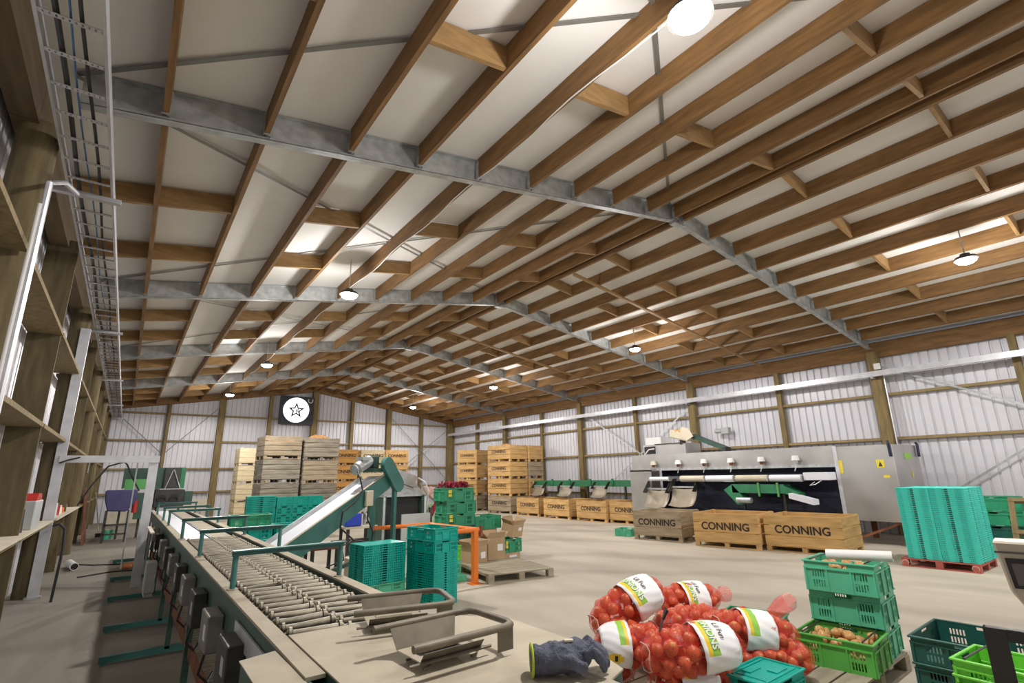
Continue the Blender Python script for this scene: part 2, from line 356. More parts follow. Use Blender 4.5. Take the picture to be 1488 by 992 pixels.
for bi in range(5):
    y0, y1 = FR[bi] + 0.055, FR[bi + 1] - (0.055 if bi < 4 else 0.1)
    ml, mr = purlin_mesh(y0, y1, SL), purlin_mesh(y0, y1, -SL)
    for sd, xs, me in (('left', [7.53] + LX, ml), ('right', [7.77] + RX, mr)):
        for k, x in enumerate(xs):
            pos = 'at the ridge' if k == 0 else f'{ordn(k)} row below ridge'
            o = part('purlin', me, None, (x, y0, zr(x)), label=f'brown timber purlin, {sd} slope, {pos}, {BAY[bi]}', category='purlin', group='roof purlins')
            part('joist_hanger', hang, o, (0, 0.0, 0))
            if bi < 3: part('joist_hanger', hang, o, (0, y1 - y0 - 0.03, 0))
    # eave beams
    tag(MB().box(-1.14, -0.96, y0 - .05, y1 + .05, 4.50, 4.9).build('eave_beam', M['darkpost']), f'deep brown eave beam above the left wall, {BAY[bi]}', 'beam', 'eave beams')
    tag(MB().box(16.02, 16.14, y0 - .05, y1 + .05, 4.56, 4.98).build('eave_beam', M['purlin']), f'deep brown eave beam above the right wall, {BAY[bi]}', 'beam', 'eave beams')
    # blocking between alternate purlins
    for row, f in (('near', 1 / 3), ('far', 2 / 3)):
        y = FR[bi] + 5.77 * f + 0.02
        for sd, gaps in (('left', [(6.76, 7.53), (5.0, 5.87), (3.25, 4.12), (1.55, 2.39), (-0.15, 0.69), (-0.96, -0.15)]), ('right', [(7.77, RX[0]), (RX[1], RX[2]), (RX[3], RX[4]), (RX[5], RX[6]), (RX[7], RX[8])])):
            for g, (xa, xb) in enumerate(gaps):
                xa += 0.026; xb -= 0.026; mb = MB()
                mb.add([(xa, y - .024, zr(xa) + .06), (xb, y - .024, zr(xb) + .06), (xb, y + .024, zr(xb) + .06), (xa, y + .024, zr(xa) + .06), (xa, y - .024, zr(xa) + .31), (xb, y - .024, zr(xb) + .31), (xb, y + .024, zr(xb) + .31), (xa, y + .024, zr(xa) + .31)],
                       [(0, 3, 2, 1), (4, 5, 6, 7), (0, 1, 5, 4), (1, 2, 6, 5), (2, 3, 7, 6), (3, 0, 4, 7)])
                tag(mb.build('purlin_block', M['block']), f'timber block between purlins, {ordn(g)} from ridge, {sd} slope, {row} row, {BAY[bi]}', 'blocking', 'timber blocks between purlins')
# battens under the right slope
for y, wd in ((8.07, 'second'), (13.97, 'third'), (20.2, 'fourth')):
    mb = MB(); xa, xb = 7.8, 15.9
    mb.add([(xa, y - .04, zr(xa) + .0), (xb, y - .04, zr(xb) + .0), (xb, y + .04, zr(xb) + .0), (xa, y + .04, zr(xa) + .0), (xa, y - .04, zr(xa) + .047), (xb, y - .04, zr(xb) + .047), (xb, y + .04, zr(xb) + .047), (xa, y + .04, zr(xa) + .047)],
           [(0, 3, 2, 1), (4, 5, 6, 7), (0, 1, 5, 4), (1, 2, 6, 5), (2, 3, 7, 6), (3, 0, 4, 7)])
    tag(mb.build('batten', M['block']), f'thin timber batten under the right slope purlins in the {wd} bay', 'batten', 'roof battens')
# strap bracing of the left slope
def strap(p, q, zoff=0.30):
    return MB().bar((p[0], p[1], zr(p[0]) + zoff), (q[0], q[1], zr(q[0]) + zoff), 0.045, 0.006)
for bi, nm in ((0, 'nearest bay'), (1, 'second bay'), (2, 'third bay')):
    a, b = FR[bi], FR[bi + 1]
    tag(strap((-0.8, b), (7.5, a)).build('brace_strap', M['strap']), f'flat steel brace strap under the left roof, {nm}, rising towards the camera side', 'strap', 'roof brace straps')
    tag(strap((-0.8, a), (7.5, b), 0.28).build('brace_strap', M['strap']), f'flat steel brace strap under the left roof, {nm}, rising away from the camera', 'strap', 'roof brace straps')
# lamps
for i, (x, y) in enumerate(LAMPS):
    z = zr(x) - 0.1
    z -= DROP
    t = thing('ceiling_lamp', None, 'lamp', (x, y, z - 0.12), 0, 'round high bay ceiling lamps')
    t['label'] = ['glaring round lamp at the top edge, largest of all', 'round lamp on the right slope nearest the camera', 'round lamp on the second steel rafter of the left slope', 'round lamp on the second bay of the right slope',
                  'round lamp on the left slope, third from camera', 'round lamp on the right slope, third from camera', 'small round lamp at the far left by the back wall', 'small round lamp at the far right by the back wall',
                  'round lamp of the right slope behind the camera'][i]
    MB().cyl((0, 0, 0), (0, 0, 0.05), 0.17, 0.15, 24).cyl((0, 0, 0.05), (0, 0, 0.11), 0.08, 0.07, 16).build('housing', M['dark'], t, True)
    mb = MB()
    for k in range(4):
        r0, r1 = 0.15 * math.cos(k * math.pi / 8), 0.15 * math.cos((k + 1) * math.pi / 8)
        mb.cyl((0, 0, -0.08 * math.sin(k * math.pi / 8)), (0, 0, -0.08 * math.sin((k + 1) * math.pi / 8)), r0, max(r1, 0.004), 20, k == 3)
    mb.build('diffuser', M['lampglow'], t, True)
    MB().cyl((0, 0, 0.1), (0, 0, 0.52 + DROP), 0.01, None, 8).build('hanger', M['galv'], t)
    l = bpy.data.lights.new('lamp_light', 'SPOT'); l.energy = LAMP_W; l.shadow_soft_size = 0.10; l.color = (1.0, 0.965, 0.93); l.spot_size = R(178); l.spot_blend = 0.15
    lo = bpy.data.objects.new('lamp_light', l); COL.objects.link(lo); lo.location = (x, y, z - 0.23)
    l = bpy.data.lights.new('lamp_side_light', 'POINT'); l.energy = LAMP_W * LAMP_SIDE; l.shadow_soft_size = 0.12; l.color = (1.0, 0.965, 0.93)
    lo = bpy.data.objects.new('lamp_side_light', l); COL.objects.link(lo); lo.location = (x, y, z - 0.36)
# cables clipped along purlins
tag(MB().tube([(3.25 + 0.03 * math.sin(k), -0.6 + k * 0.35, zr(3.25) + 0.03) for k in range(62)], 0.008, 6).build('lighting_cable', M['white']), 'thin pale cable clipped under the purlin that carries the left lamps', 'cable')

# ---- left wall
for i, Y in enumerate(FR):
    zt = 4.55; yo = 0.17 if i < 5 else -0.25
    tag(MB().cyl((-0.97, Y + yo, 0), (-0.97, Y + yo, zt), 0.16, 0.135, 20).build('timber_pole', M['oldpost'], None, True),
        f'round timber pole of the left wall, {["behind the camera", "nearest and largest", "second, behind the white steel gantry", "third", "fourth", "in the far corner"][i]}', 'post', 'round poles of the left wall')
for i, Y in enumerate([2.3, 8.0, 13.8, 19.6, 25.3]):
    tag(MB().box(-1.16, -0.86, Y, Y + 0.05, 0, 4.6).build('wall_stud', M['oldpost']), f'deep sawn timber stud on the left wall, {ordn(i)} from the camera', 'post', 'sawn studs of the left wall')
for i in range(5):
    for z, zn in ((1.05, 'lowest'), (2.3, 'second'), (3.4, 'top')):
        for h, (a, b) in enumerate(((FR[i], [2.3, 8.0, 13.8, 19.6, 25.3][i]), ([2.3, 8.0, 13.8, 19.6, 25.3][i] + .05, FR[i + 1]))):
            if h == 0: a += 0.33
            tag(MB().box(-1.16, -0.84, a + 0.005, b - 0.005, z - 0.025, z + 0.022).build('wall_girt', M['post']), f'flat timber girt, left wall, {zn} row, {"before" if h == 0 else "beyond"} {ordn(i)} sawn stud', 'girt', 'girts of the left wall')
# ---- right wall
for i, Y in enumerate(FR):
    tag(MB().box(15.92, 16.14, Y - 0.13, Y + 0.13, 0, 4.72).build('wall_post', M['post'], None, False, 0.02), f'stout timber post of the right wall, {["out of sight beside the camera", "nearest, beside the stainless box", "second from the camera", "third from the camera", "fourth from the camera", "in the far corner"][i]}', 'post', 'posts of the right wall')
for i, Y in enumerate([2.35, 7.8, 13.55, 19.4, 25.3]):
    tag(MB().box(16.0, 16.14, Y - 0.07, Y + 0.07, 0, 4.6).build('wall_stud', M['post']), f'narrow timber stud of the right wall between posts, {ordn(i)} from the camera', 'post', 'studs of the right wall')
for i in range(5):
    for z, zn in ((0.85, 'lowest'), (2.40, 'middle'), (3.55, 'top')):
        tag(MB().box(16.04, 16.16, FR[i] + 0.135, FR[i + 1] - 0.135, z - 0.04, z + 0.03).build('wall_girt', M['girt']), f'timber girt across the right wall, {zn} row, {ordn(i)} bay from the camera', 'girt', 'girts of the right wall')
# conduit beside the near right post, overhead rail
tag(MB().cyl((15.93, 4.93, 0.0), (15.93, 4.93, 4.05), 0.016, None, 8).build('conduit', M['galv2']), 'thin steel conduit running down beside the nearest right wall post', 'conduit')
t = thing('overhead_rail', 'long stainless rail running high along the right wall to the far corner', 'rail', (15.7, -3, 4.08))
MB().box(-0.03, 0.03, 0, 31.0, -0.07, 0.07).box(-0.06, 0.03, 0, 31.0, -0.075, -0.065).build('rail_beam', M['galv2'], t)
for Y in FR[1:]:
    MB().box(-0.02, 0.24, Y + 3 - 0.03, Y + 3 + 0.03, -0.12, -0.08).build('bracket', M['galv'], t)
def wall_strap(name, p, q, lab):
    return tag(MB().bar(p, q, 0.05, 0.01, up=(1, 0, 0)).build(name, M['galv']), lab, 'brace', 'diagonal wall braces')
wall_strap('wall_brace', (15.99, 5.0, 4.3), (15.99, 2.0, 2.75), 'galvanised diagonal brace falling right from the nearest right wall post')
wall_strap('wall_brace', (15.99, 4.2, 0.95), (15.99, 2.0, 2.4), 'galvanised diagonal brace rising right behind the turquoise crate stack')
wall_strap('wall_brace', (15.99, 11.0, 3.9), (15.99, 14.8, 1.4), 'diagonal brace on the right wall above the stainless machine, rising right')
wall_strap('wall_brace', (15.99, 16.4, 4.2), (15.99, 11.5, 1.2), 'diagonal brace on the right wall behind the green belt stands, falling right')
tag(MB().box(15.8, 15.98, 9.5, 9.75, 2.85, 3.05).cyl((15.86, 9.75, 2.95), (15.86, 10.0, 2.95), 0.08, 0.07, 14).build('wall_fan', M['plastic_grey']), 'small grey blower mounted high on the right wall above the machine', 'blower')
tag(MB().box(15.88, 15.92, 4.95, 5.1, 4.22, 4.38).build('junction_box', M['white']), 'small white box high on the nearest right wall post', 'box')
# ---- back wall
for X, wdt, m_, nm in ((1.24, .12, 'post', 'leftmost'), (3.35, .28, 'post', 'pale stout one between the round lamp and the lit sign'), (5.5, .16, 'post', 'just left of the lit sign'), (7.68, .30, 'post', 'darkest, just right of the lit sign'), (9.7, .16, 'post', 'above the orange bins'), (11.85, .26, 'post', 'stout one right of centre'), (13.9, .14, 'post', 'thin one where wires cross'), (15.85, .3, 'post', 'in the right corner')):
    tag(MB().box(X - wdt / 2, X + wdt / 2, 28.02, 28.28, 0, zr(X) - 0.03).build('wall_post', M[m_]), f'timber post, back wall, {nm}', 'post', 'posts of the back wall')
PX = [-1.0, 3.35, 7.68, 11.85, 15.85]
for j, (z, zn) in enumerate(((1.15, 'lowest'), (2.18, 'second'), (3.42, 'third'), (4.63, 'top'))):
    for i in range(4):
        tag(MB().box(PX[i] + 0.17, PX[i + 1] - 0.17, 28.14, 28.3, z - 0.04, z + 0.03).build('wall_girt', M['girt']), f'timber girt of the back wall, {zn} row, {ordn(i)} span from the left', 'girt', 'girts of the back wall')
for p, q, lab in (((-0.6, 28.1, 4.5), (1.1, 28.1, 2.9), 'steel brace wire on the back wall falling right from the cable tray'), ((3.2, 28.1, 5.0), (1.3, 28.1, 2.9), 'steel brace wire on the back wall rising right to the pale stout post'),
                  ((12.0, 27.99, 4.9), (15.65, 27.99, 1.4), 'dark brace wire on the back wall falling right'), ((15.65, 27.94, 4.4), (13.0, 27.94, 2.4), 'dark brace wire on the back wall rising right'),):
    tag(MB().cyl(p, q, 0.018, None, 6).build('brace_wire', M['strap']), lab, 'brace', 'brace wires of the back wall')
# sign
t = thing('lit_sign', 'square dark sign with a lit white disc, star logo and horseshoe', 'sign', (6.72, 27.95, 4.35))
MB().box(-0.84, 0.84, 0, 0.07, 0, 1.45).build('board', M['signboard'], t)
MB().cyl((-0.04, -0.02, 0.74), (-0.04, 0.0, 0.74), 0.64, None, 40).build('lit_disc', M['signglow'], t)
mb = MB(); pts = []
for k in range(10):
    r_ = 0.42 if k % 2 == 0 else 0.18; a = math.pi / 2 + k * math.pi / 5; pts.append((-0.04 + r_ * math.cos(a), 0.72 + r_ * math.sin(a)))
pin = [(-0.04 + (x + 0.04) * .60, 0.72 + (z - .72) * .60) for x, z in pts]
for k in range(10):
    a, b, c, d = pts[k], pts[(k + 1) % 10], pin[(k + 1) % 10], pin[k]
    mb.prism_y([a, b, c, d], -0.028, -0.02)
mb.build('star', M['ink'], t)
part('letter', text_mesh('R', 0.34, M['ink']), t, (0.02, -0.025, 0.68), (R(90), 0, 0))
MB().tube([(0.64 + 0.11 * math.cos(a), -0.01, 1.28 + 0.13 * math.sin(a)) for a in [R(d) for d in range(150, 391, 20)]], 0.022, 6).build('horseshoe', M['white'], t)
MB().box(-0.8, -0.1, -0.005, 0.0, 0.02, 0.05).build('frame_strip', M['dark'], t)
# ---- cable tray
t = thing('cable_tray', 'galvanised ladder cable tray running high along the left wall', 'cable tray', (-0.64, -3.0, 4.4))
MB().box(-0.175, -0.155, 0, 31.4, -0.05, 0.05).build('side_rail', M['galv2'], t)
MB().box(0.155, 0.175, 0, 31.4, -0.05, 0.05).build('side_rail', M['galv2'], t)
rm = MB()
for k in range(10): rm.box(-0.155 + k * 0.031, -0.155 + k * 0.031 + 0.021, -0.02, 0.02, -0.045, -0.041)
rm.box(-0.155, 0.155, -0.02, -0.01, -0.045, -0.041).box(-0.155, 0.155, 0.01, 0.02, -0.045, -0.041).box(-0.155, 0.155, 0.018, 0.02, -0.045, -0.02)
rme = rm.mesh('rung', M['galv2'])
for k in range(88): part('rung', rme, t, (0, 0.2 + k * 0.354, 0))
for Y in (5.95, 11.7, 17.4, 23.2, 28.0):
    MB().box(-0.36, 0.24, Y + 3 - 0.03, Y + 3 + 0.03, -0.10, -0.055).build('bracket', M['galv2'], t)
for nm, m_, x, r_, lab in (('power_cable', 'cable', -0.72, 0.019, 'thick black power cable lying in the cable tray on the wall side'), ('power_cable', 'cable', -0.58, 0.013, 'thinner black power cable lying in the cable tray on the open side'), ('data_cable', 'bluecable', -0.645, 0.007, 'thin blue cable lying in the cable tray')):
    tag(MB().tube([(x + 0.012 * math.sin(k * 0.9 + x * 30), -3 + k * 0.6, 4.385) for k in range(52)], r_, 6).build(nm, M[m_]), lab, 'cable')
tag(MB().tube([(-0.73, 5.9, 4.3), (-0.76, 5.4, 4.15), (-0.78, 4.93, 3.9), (-0.775, 4.92, 2.5), (-0.775, 4.92, 0.3)], 0.022, 8).build('conduit', M['galv2'], None, True), 'pale steel conduit running down the nearest round pole', 'conduit')
tag(MB().tube([(-0.80, 4.9, 3.7), (-0.80, 4.9, 0.3)], 0.012, 8).build('conduit', M['white'], None, True), 'thin white conduit behind the steel one on the nearest round pole', 'conduit')

# ================================================================== objects
def local_base(x, y, a, l, w_):
    """centre of a box whose front left corner is x, y"""
    return (x + l / 2 * math.cos(a) - w_ / 2 * math.sin(a), y + l / 2 * math.sin(a) + w_ / 2 * math.cos(a))

# ---------------------------------------------------------------- field bins
BIN = {}
def bin_meshes(l, w_, h, mk, planks=3):
    k = (l, w_, h, mk, planks)
    if k in BIN: return BIN[k]
    wd = M[mk]; g = 0.014; hb = 0.10; t = 0.022
    ph = (h - hb - 0.02) / planks
    def side(L):
        mb = MB()
        for i in range(planks): mb.box(-L / 2, L / 2, -t / 2, t / 2, hb + 0.02 + i * ph, hb + 0.02 + (i + 1) * ph - g)
        return mb
    fl = MB(); n = 8
    for i in range(n): fl.box(-l / 2 + i * l / n + .004, -l / 2 + (i + 1) * l / n - .004, -w_ / 2 + .02, w_ / 2 - .02, hb, hb + 0.02)
    sk = MB().box(-l / 2, l / 2, -0.045, 0.045, 0, 0.02)
    for x in (-l / 2, -0.05, l / 2 - 0.1): sk.box(x, x + 0.1, -0.045, 0.045, 0.02, hb)
    po = MB().box(-0.035, 0.035, -0.035, 0.035, hb + 0.02, h - 0.004)
    d = dict(front=side(l).mesh('plank_panel', wd, bevel=0.003), end=side(w_ - 2 * t).mesh('plank_panel', wd, bevel=0.003), floor=fl.mesh('floor_boards', wd), skid=sk.mesh('skid', wd), post=po.mesh('corner_post', wd), t=t)
    BIN[k] = d
    return d
def make_bin(label, x, y, a, z=0, l=1.44, w_=1.2, h=0.74, mk='binwood', planks=3, text=True, group=None, tsize=0.2, anchor='corner'):
    d = bin_meshes(l, w_, h, mk, planks)
    cx, cy = local_base(x, y, a, l, w_) if anchor == 'corner' else (x, y)
    o = thing('field_bin', label, 'bin', (cx, cy, z), a, group)
    t = d['t']
    part('front_panel', d['front'], o, (0, -w_ / 2 + t / 2, 0)); part('back_panel', d['front'], o, (0, w_ / 2 - t / 2, 0))
    for s in (-1, 1):
        part('end_panel', d['end'], o, (s * (l / 2 - t / 2), 0, 0), (0, 0, R(90)))
        for q in (-1, 1): part('corner_post', d['post'], o, (s * (l / 2 - t - .037), q * (w_ / 2 - t - .037), 0))
    part('floor_boards', d['floor'], o)
    for q in (-1, 0, 1): part('skid', d['skid'], o, (0, q * (w_ / 2 - 0.06), 0))
    if text:
        tm = text_mesh('CONNING', tsize, M['ink'], 0.002, 0.006)
        part('lettering', tm, o, (0, -w_ / 2 - 0.0015, 0.12 + (h - .12) * 0.52), (R(90), 0, 0), label='black stencilled word CONNING').scale = (1.0, 1.0, 1.0)
    return o
G = 'front row of field bins'
make_bin('grey weathered field bin stencilled CONNING, left end of the nearest row', 10.80, 9.45, R(-79), l=1.30, w_=1.1, h=0.71, mk='binbrown', group='field bins below the grading machine', tsize=0.21)
make_bin('orange-brown CONNING field bin between the grey bin and the rightmost bin', 10.82, 7.66, R(-79), l=1.44, w_=1.15, h=0.74, mk='binwood', group='field bins below the grading machine', tsize=0.22)
make_bin('orange-brown CONNING field bin at the right end of the nearest row', 11.24, 6.20, R(-84), l=1.50, w_=1.15, h=0.735, mk='binwood', group='field bins below the grading machine', tsize=0.22)
for i, (x, y, lab) in enumerate(((13.60, 18.28, 'first pale CONNING field bin of the far row, beside the tall stack'), (13.48, 16.34, 'second CONNING field bin of the far row under the green belts'),
                                 (13.50, 14.48, 'third CONNING field bin of the far row under the green belts'), (13.62, 12.95, 'fourth CONNING bin of the far row, half hidden by the stainless machine'))):
    make_bin(lab, x, y, R(-89), l=1.45, w_=1.3, h=0.72, mk='binwood', group='far row of field bins', tsize=0.2)
# tall stacks near the right wall
names = ['bottom', 'second', 'third', 'top']
for k in range(4):
    mk = 'binbrown' if k == 0 else 'binwood'
    make_bin(f'{"greyish" if k == 0 else "yellow timber"} CONNING bin, {names[k]} of the tall front stack near the right wall', 13.48, 20.3, R(-80), k * 0.745, 1.44, 1.15, 0.74, mk, group='tall bin stacks near the right wall', tsize=0.19)
    make_bin(f'timber bin, {names[k]} of the tall stack between the front stack and the wall', 14.68, 20.45, R(-80), k * 0.745, 1.44, 1.0, 0.74, mk if k != 2 else 'binbrown', text=False, group='tall bin stacks near the right wall')
    make_bin(f'{"greyish" if k == 0 else "yellow timber"} CONNING bin, {names[k]} of the stack in the right back corner', 13.3, 22.75, R(-62), k * 0.725, 1.1, 1.3, 0.72, mk, group='bin stack in the back corner', tsize=0.16)
# grey stacks at the back left
for j, (x, y, ww) in enumerate(((3.45, 18.0, 1.14), (4.68, 17.95, 1.13))):
    for k in range(4):
        make_bin(f'weathered grey bin, {names[k]} of the {("left", "right")[j]} grey stack at the back', x, y, R(1), k * 0.745 + (0.04 if j == 0 else 0), ww, 1.2, 0.74, 'bingrey' if (k + j) % 3 else 'binbrown', planks=4, text=False, group='grey bin stacks at the back')
for j, (x, y, mk, n, tx, lab) in enumerate(((3.75, 24.4, 'binpale', 4, False, 'pale left stack by the back wall'), (7.62, 24.4, 'binorange', 4, True, 'orange stack by the back wall'), (8.98, 24.45, 'binpale', 4, True, 'pale stack behind the green elevator head'), (10.2, 24.4, 'binwood', 4, True, 'yellow stack right of the elevator head'))):
    for k in range(n):
        make_bin(f'{names[k]} bin of the {lab}', x, y, R(0), k * 0.74, 1.2, 1.2, 0.735, mk, text=tx, group='bin stacks by the back wall', tsize=0.2)

# ---------------------------------------------------------------- crates
def holes_panel(L, h, t, holes, z0=0):
    """vertical panel along x, centred, with rectangular holes (x0, x1, z0, z1)"""
    xs = sorted(set([-L / 2, L / 2] + [v for q in holes for v in q[:2]])); zs = sorted(set([z0, z0 + h] + [v for q in holes for v in q[2:]]))
    mb = MB()
    for i in range(len(xs) - 1):
        run = None
        for j in range(len(zs) - 1):
            cx, cz = (xs[i] + xs[i + 1]) / 2, (zs[j] + zs[j + 1]) / 2
            hit = any(q[0] < cx < q[1] and q[2] < cz < q[3] for q in holes)
            if hit:
                if run is not None: mb.box(xs[i], xs[i + 1], -t / 2, t / 2, run, zs[j]); run = None
            elif run is None: run = zs[j]
        if run is not None: mb.box(xs[i], xs[i + 1], -t / 2, t / 2, run, zs[-1])
    return mb
CR = {}
def crate_meshes(l, w_, h, mk):
    k = (l, w_, h, mk)
    if k in CR: return CR[k]
    m_ = M[mk]
    def wall(L):
        hs = []
        for c in (-0.30, 0.30):
            for q in range(5):
                x = c * L + (q - 2) * 0.020
                hs += [(x - .0055, x + .0055, h * .12, h * .36), (x - .0055, x + .0055, h * .46, h * .70)]
        hs.append((-0.065, 0.065, h * 0.80, h * 0.93))
        mb = holes_panel(L, h, 0.004, hs)
        for c in (-0.5, -0.17, 0.17, 0.5):
            x = max(-L / 2 + .008, min(L / 2 - .008, c * L)); mb.box(x - .006, x + .006, -.012, -.002, 0.0, h * .78)
        mb.box(-L / 2, L / 2, -.013, -.002, h * .72, h * .76)
        return mb
    rim = MB()
    for s in (-1, 1):
        rim.box(-l / 2 - .014, l / 2 + .014, s * (w_ / 2 + .004) - .010, s * (w_ / 2 + .004) + .010, h - .014, h)
        rim.box(s * (l / 2 + .004) - .010, s * (l / 2 + .004) + .010, -w_ / 2, w_ / 2, h - .014, h)
    fl = MB().box(-l / 2 + .01, l / 2 - .01, -w_ / 2 + .01, w_ / 2 - .01, 0, 0.008)
    d = dict(front=wall(l).mesh('side_wall', m_), end=wall(w_ - .01).mesh('side_wall', m_), rim=rim.mesh('rim', m_, bevel=.003), floor=fl.mesh('crate_floor', m_))
    CR[k] = d
    return d
def make_crate(label, x, y, z, a, l=0.53, w_=0.46, h=0.25, mk='green', group=None, handles=False, anchor='corner', sticker=False):
    d = crate_meshes(l, w_, h, mk)
    cx, cy = local_base(x, y, a, l, w_) if anchor == 'corner' else (x, y)
    o = thing('plastic_crate', label, 'crate', (cx, cy, z), a, group)
    part('side_wall', d['front'], o, (0, -w_ / 2 + .002, 0)); part('side_wall', d['front'], o, (0, w_ / 2 - .002, 0), (0, 0, R(180)))
    part('end_wall', d['end'], o, (l / 2 - .002, 0, 0), (0, 0, R(90))); part('end_wall', d['end'], o, (-l / 2 + .002, 0, 0), (0, 0, R(-90)))
    part('rim', d['rim'], o); part('crate_floor', d['floor'], o)
    if handles:
        for s in (-1, 1):
            MB().cyl((s * (l / 2 - .06), -w_ / 2 - .005, h + .008), (s * (l / 2 - .06), w_ / 2 + .005, h + .008), .006, None, 8).build('stacking_bar', M['dark'], o, label='dark swing bar across the crate')
    if sticker: MB().box(-l * .38, -l * .27, -w_ / 2 - .016, -w_ / 2 - .013, h * .62, h * .88).box(-l * .38, -l * .27, -w_ / 2 - .016, -w_ / 2 - .013, h * .35, h * .55).build('label_card', M['yellow'], o, label='yellow and white paper label')
    return o
SLOT = MB().box(-.025, .025, -.004, .004, .008, .024).mesh('hand_slot_shade', M['black'])  # solid black block, stands for the shade inside the slot
FC = {}
def flat_meshes(l, w_, h, mk):
    k = (l, w_, h, mk)
    if k in FC: return FC[k]
    mb = MB().box(-l / 2 + .012, l / 2 - .012, -w_ / 2 + .05, w_ / 2 - .05, h * .30, h * .86)
    for s in (-1, 1):
        for q in (-1, 1): mb.box(q * l * .285 - l * .20, q * l * .285 + l * .20, s * (w_ / 2 - .031) - .019, s * (w_ / 2 - .031) + .019, h * .30, h * .86)
    rim = MB()
    for s in (-1, 1):
        rim.box(-l / 2, l / 2, s * (w_ / 2 - .006) - .006, s * (w_ / 2 - .006) + .006, h * .62, h * .97)
        rim.box(s * (l / 2 - .006) - .006, s * (l / 2 - .006) + .006, -w_ / 2 + .012, w_ / 2 - .012, h * .62, h * .97)
        n = 22
        for i in range(n):
            f = (i + .5) / n
            if abs(f - .5) < .06: continue
            x = -l / 2 + f * l; wd = .011 if (i // 4) % 2 else .006
            rim.box(x - wd, x + wd, s * (w_ / 2 - .005) - .005, s * (w_ / 2 - .005) + .005, h * .02, h * .62)
        n = 16
        for i in range(n):
            f = (i + .5) / n
            if abs(f - .5) < .08: continue
            y = -w_ / 2 + f * w_; wd = .009 if (i // 3) % 2 else .005
            rim.box(s * (l / 2 - .005) - .005, s * (l / 2 - .005) + .005, y - wd, y + wd, h * .02, h * .62)
    d = dict(slab=mb.mesh('folded_panel', M[mk]), rim=rim.mesh('rim', M[mk]))
    FC[k] = d
    return d
def make_flat(label, x, y, z, a, l, w_, h, mk, group, detail=True):
    d = flat_meshes(l, w_, h, mk)
    cx, cy = local_base(x, y, a, l, w_)
    o = thing('folded_crate', label, 'folded crate', (cx, cy, z), a, group)
    part('folded_panel', d['slab'], o); part('rim', d['rim'], o)
    if mk == 'turq':
        for s_ in (-1, 1):
            part('hand_slot_shade', SLOT, o, (0, s_ * (w_ / 2 - .0045), 0), label='black block for the shade in the hand slot')
    return o

# foreground pallets
def make_pallet(label, x, y, a, l, w_, h, mk='pallet', marks=None):
    cx, cy = local_base(x, y, a, l, w_)
    o = thing('pallet', label, 'pallet', (cx, cy, 0), a)
    n = 7
    for i in range(n):
        yy = -w_ / 2 + i * (w_ / n) ; MB().box(-l / 2, l / 2, yy + .008, yy + w_ / n - .008, h - .02, h).build('deck_board', M[mk], o, bevel=.002)
    for s in (-1, 0, 1):
        x_ = s * (l / 2 - .05)
        MB().box(x_ - .05, x_ + .05, -w_ / 2, w_ / 2, h - .04, h - .02).build('stringer_board', M[mk], o)
        for q in (-1, 0, 1):
            y_ = q * (w_ / 2 - .05); MB().box(x_ - .05, x_ + .05, y_ - .05, y_ + .05, .02, h - .04).build('block', M[mk], o)
    for q in (-1, 0, 1):
        y_ = q * (w_ / 2 - .05); MB().box(-l / 2, l / 2, y_ - .05, y_ + .05, 0, .02).build('bottom_board', M[mk], o)
    return o
make_pallet('grey timber pallet under the near green crates', 4.19, 1.87, R(3), 1.36, 1.3, 0.14)
make_pallet('grey timber pallet hidden under the net bags of onions', 2.78, 1.86, R(2), 1.36, 1.3, 0.14)
p = make_pallet('empty weathered timber pallet on the open floor behind the orange frame', 4.80, 7.22, R(-10), 1.18, 1.35, 0.14)
p = make_pallet('red painted pallet under the turquoise crate stack', 11.14, 3.74, R(-89), 1.06, 1.06, 0.135, 'redpallet')
for x_ in (-.47, .47):
    MB().tube([(x_ + .045 * math.cos(R(d)), -.536, .065 + .036 * math.sin(R(d))) for d in range(-40, 221, 26)], .008, 6).build('horseshoe_mark', M['pink'], p, label='pale painted horseshoe mark')

# foreground crates
A = R(-83)
make_crate('front lime-green crate of brown onions on the near pallet', 4.63, 2.41, 0.14, A, .54, .45, .225, 'mid', 'near tower of green crates', True)
make_crate('lowest mint-green crate of the near tower, behind the front crate', 5.10, 2.47, 0.14, A, .53, .46, .245, 'mint', 'near tower of green crates')
make_crate('middle mint-green crate of the near tower', 5.05, 2.45, 0.386, A, .53, .48, .245, 'mint', 'near tower of green crates')
make_crate('top green crate of the near tower carrying a white roll', 4.99, 2.43, 0.632, A, .53, .48, .245, 'mint', 'near tower of green crates', True)
make_crate('green crate behind the onion bags, mostly hidden', 4.50, 3.05, 0.14, R(-75), .50, .45, .24, 'green')
make_crate('small teal crate with moulded top in front of the onion bags', 3.38, 2.27, 0.14, R(-88), .30, .46, .22, 'teal')
MB().box(-.14, .14, -.22, .22, .205, .214).box(-.10, .10, -.17, .17, .214, .218).box(-.12, -.105, -.2, .2, .214, .222).box(.105, .12, -.2, .2, .214, .222).box(-.09, -.03, -.12, .02, .218, .225).box(.02, .09, 0, .14, .218, .225).build('moulded_base', M['teal'], [o for o in COL.objects if o.name.startswith('plastic_crate')][-1])
tag(MB().cyl((0, 0, 0), (0.48, 0, 0), 0.042, None, 20).build('plastic_roll', M['white'], None, True), 'white roll of film lying on the top crate of the near tower', 'roll')
ro = COL.objects['plastic_roll']; ro.location = (5.09, 2.27, 0.925); ro.rotation_euler = (0, R(-2), R(-76))
MB().cyl((-0.002, 0, 0), (0.482, 0, 0), 0.02, None, 12).build('core', M['dark'], ro)
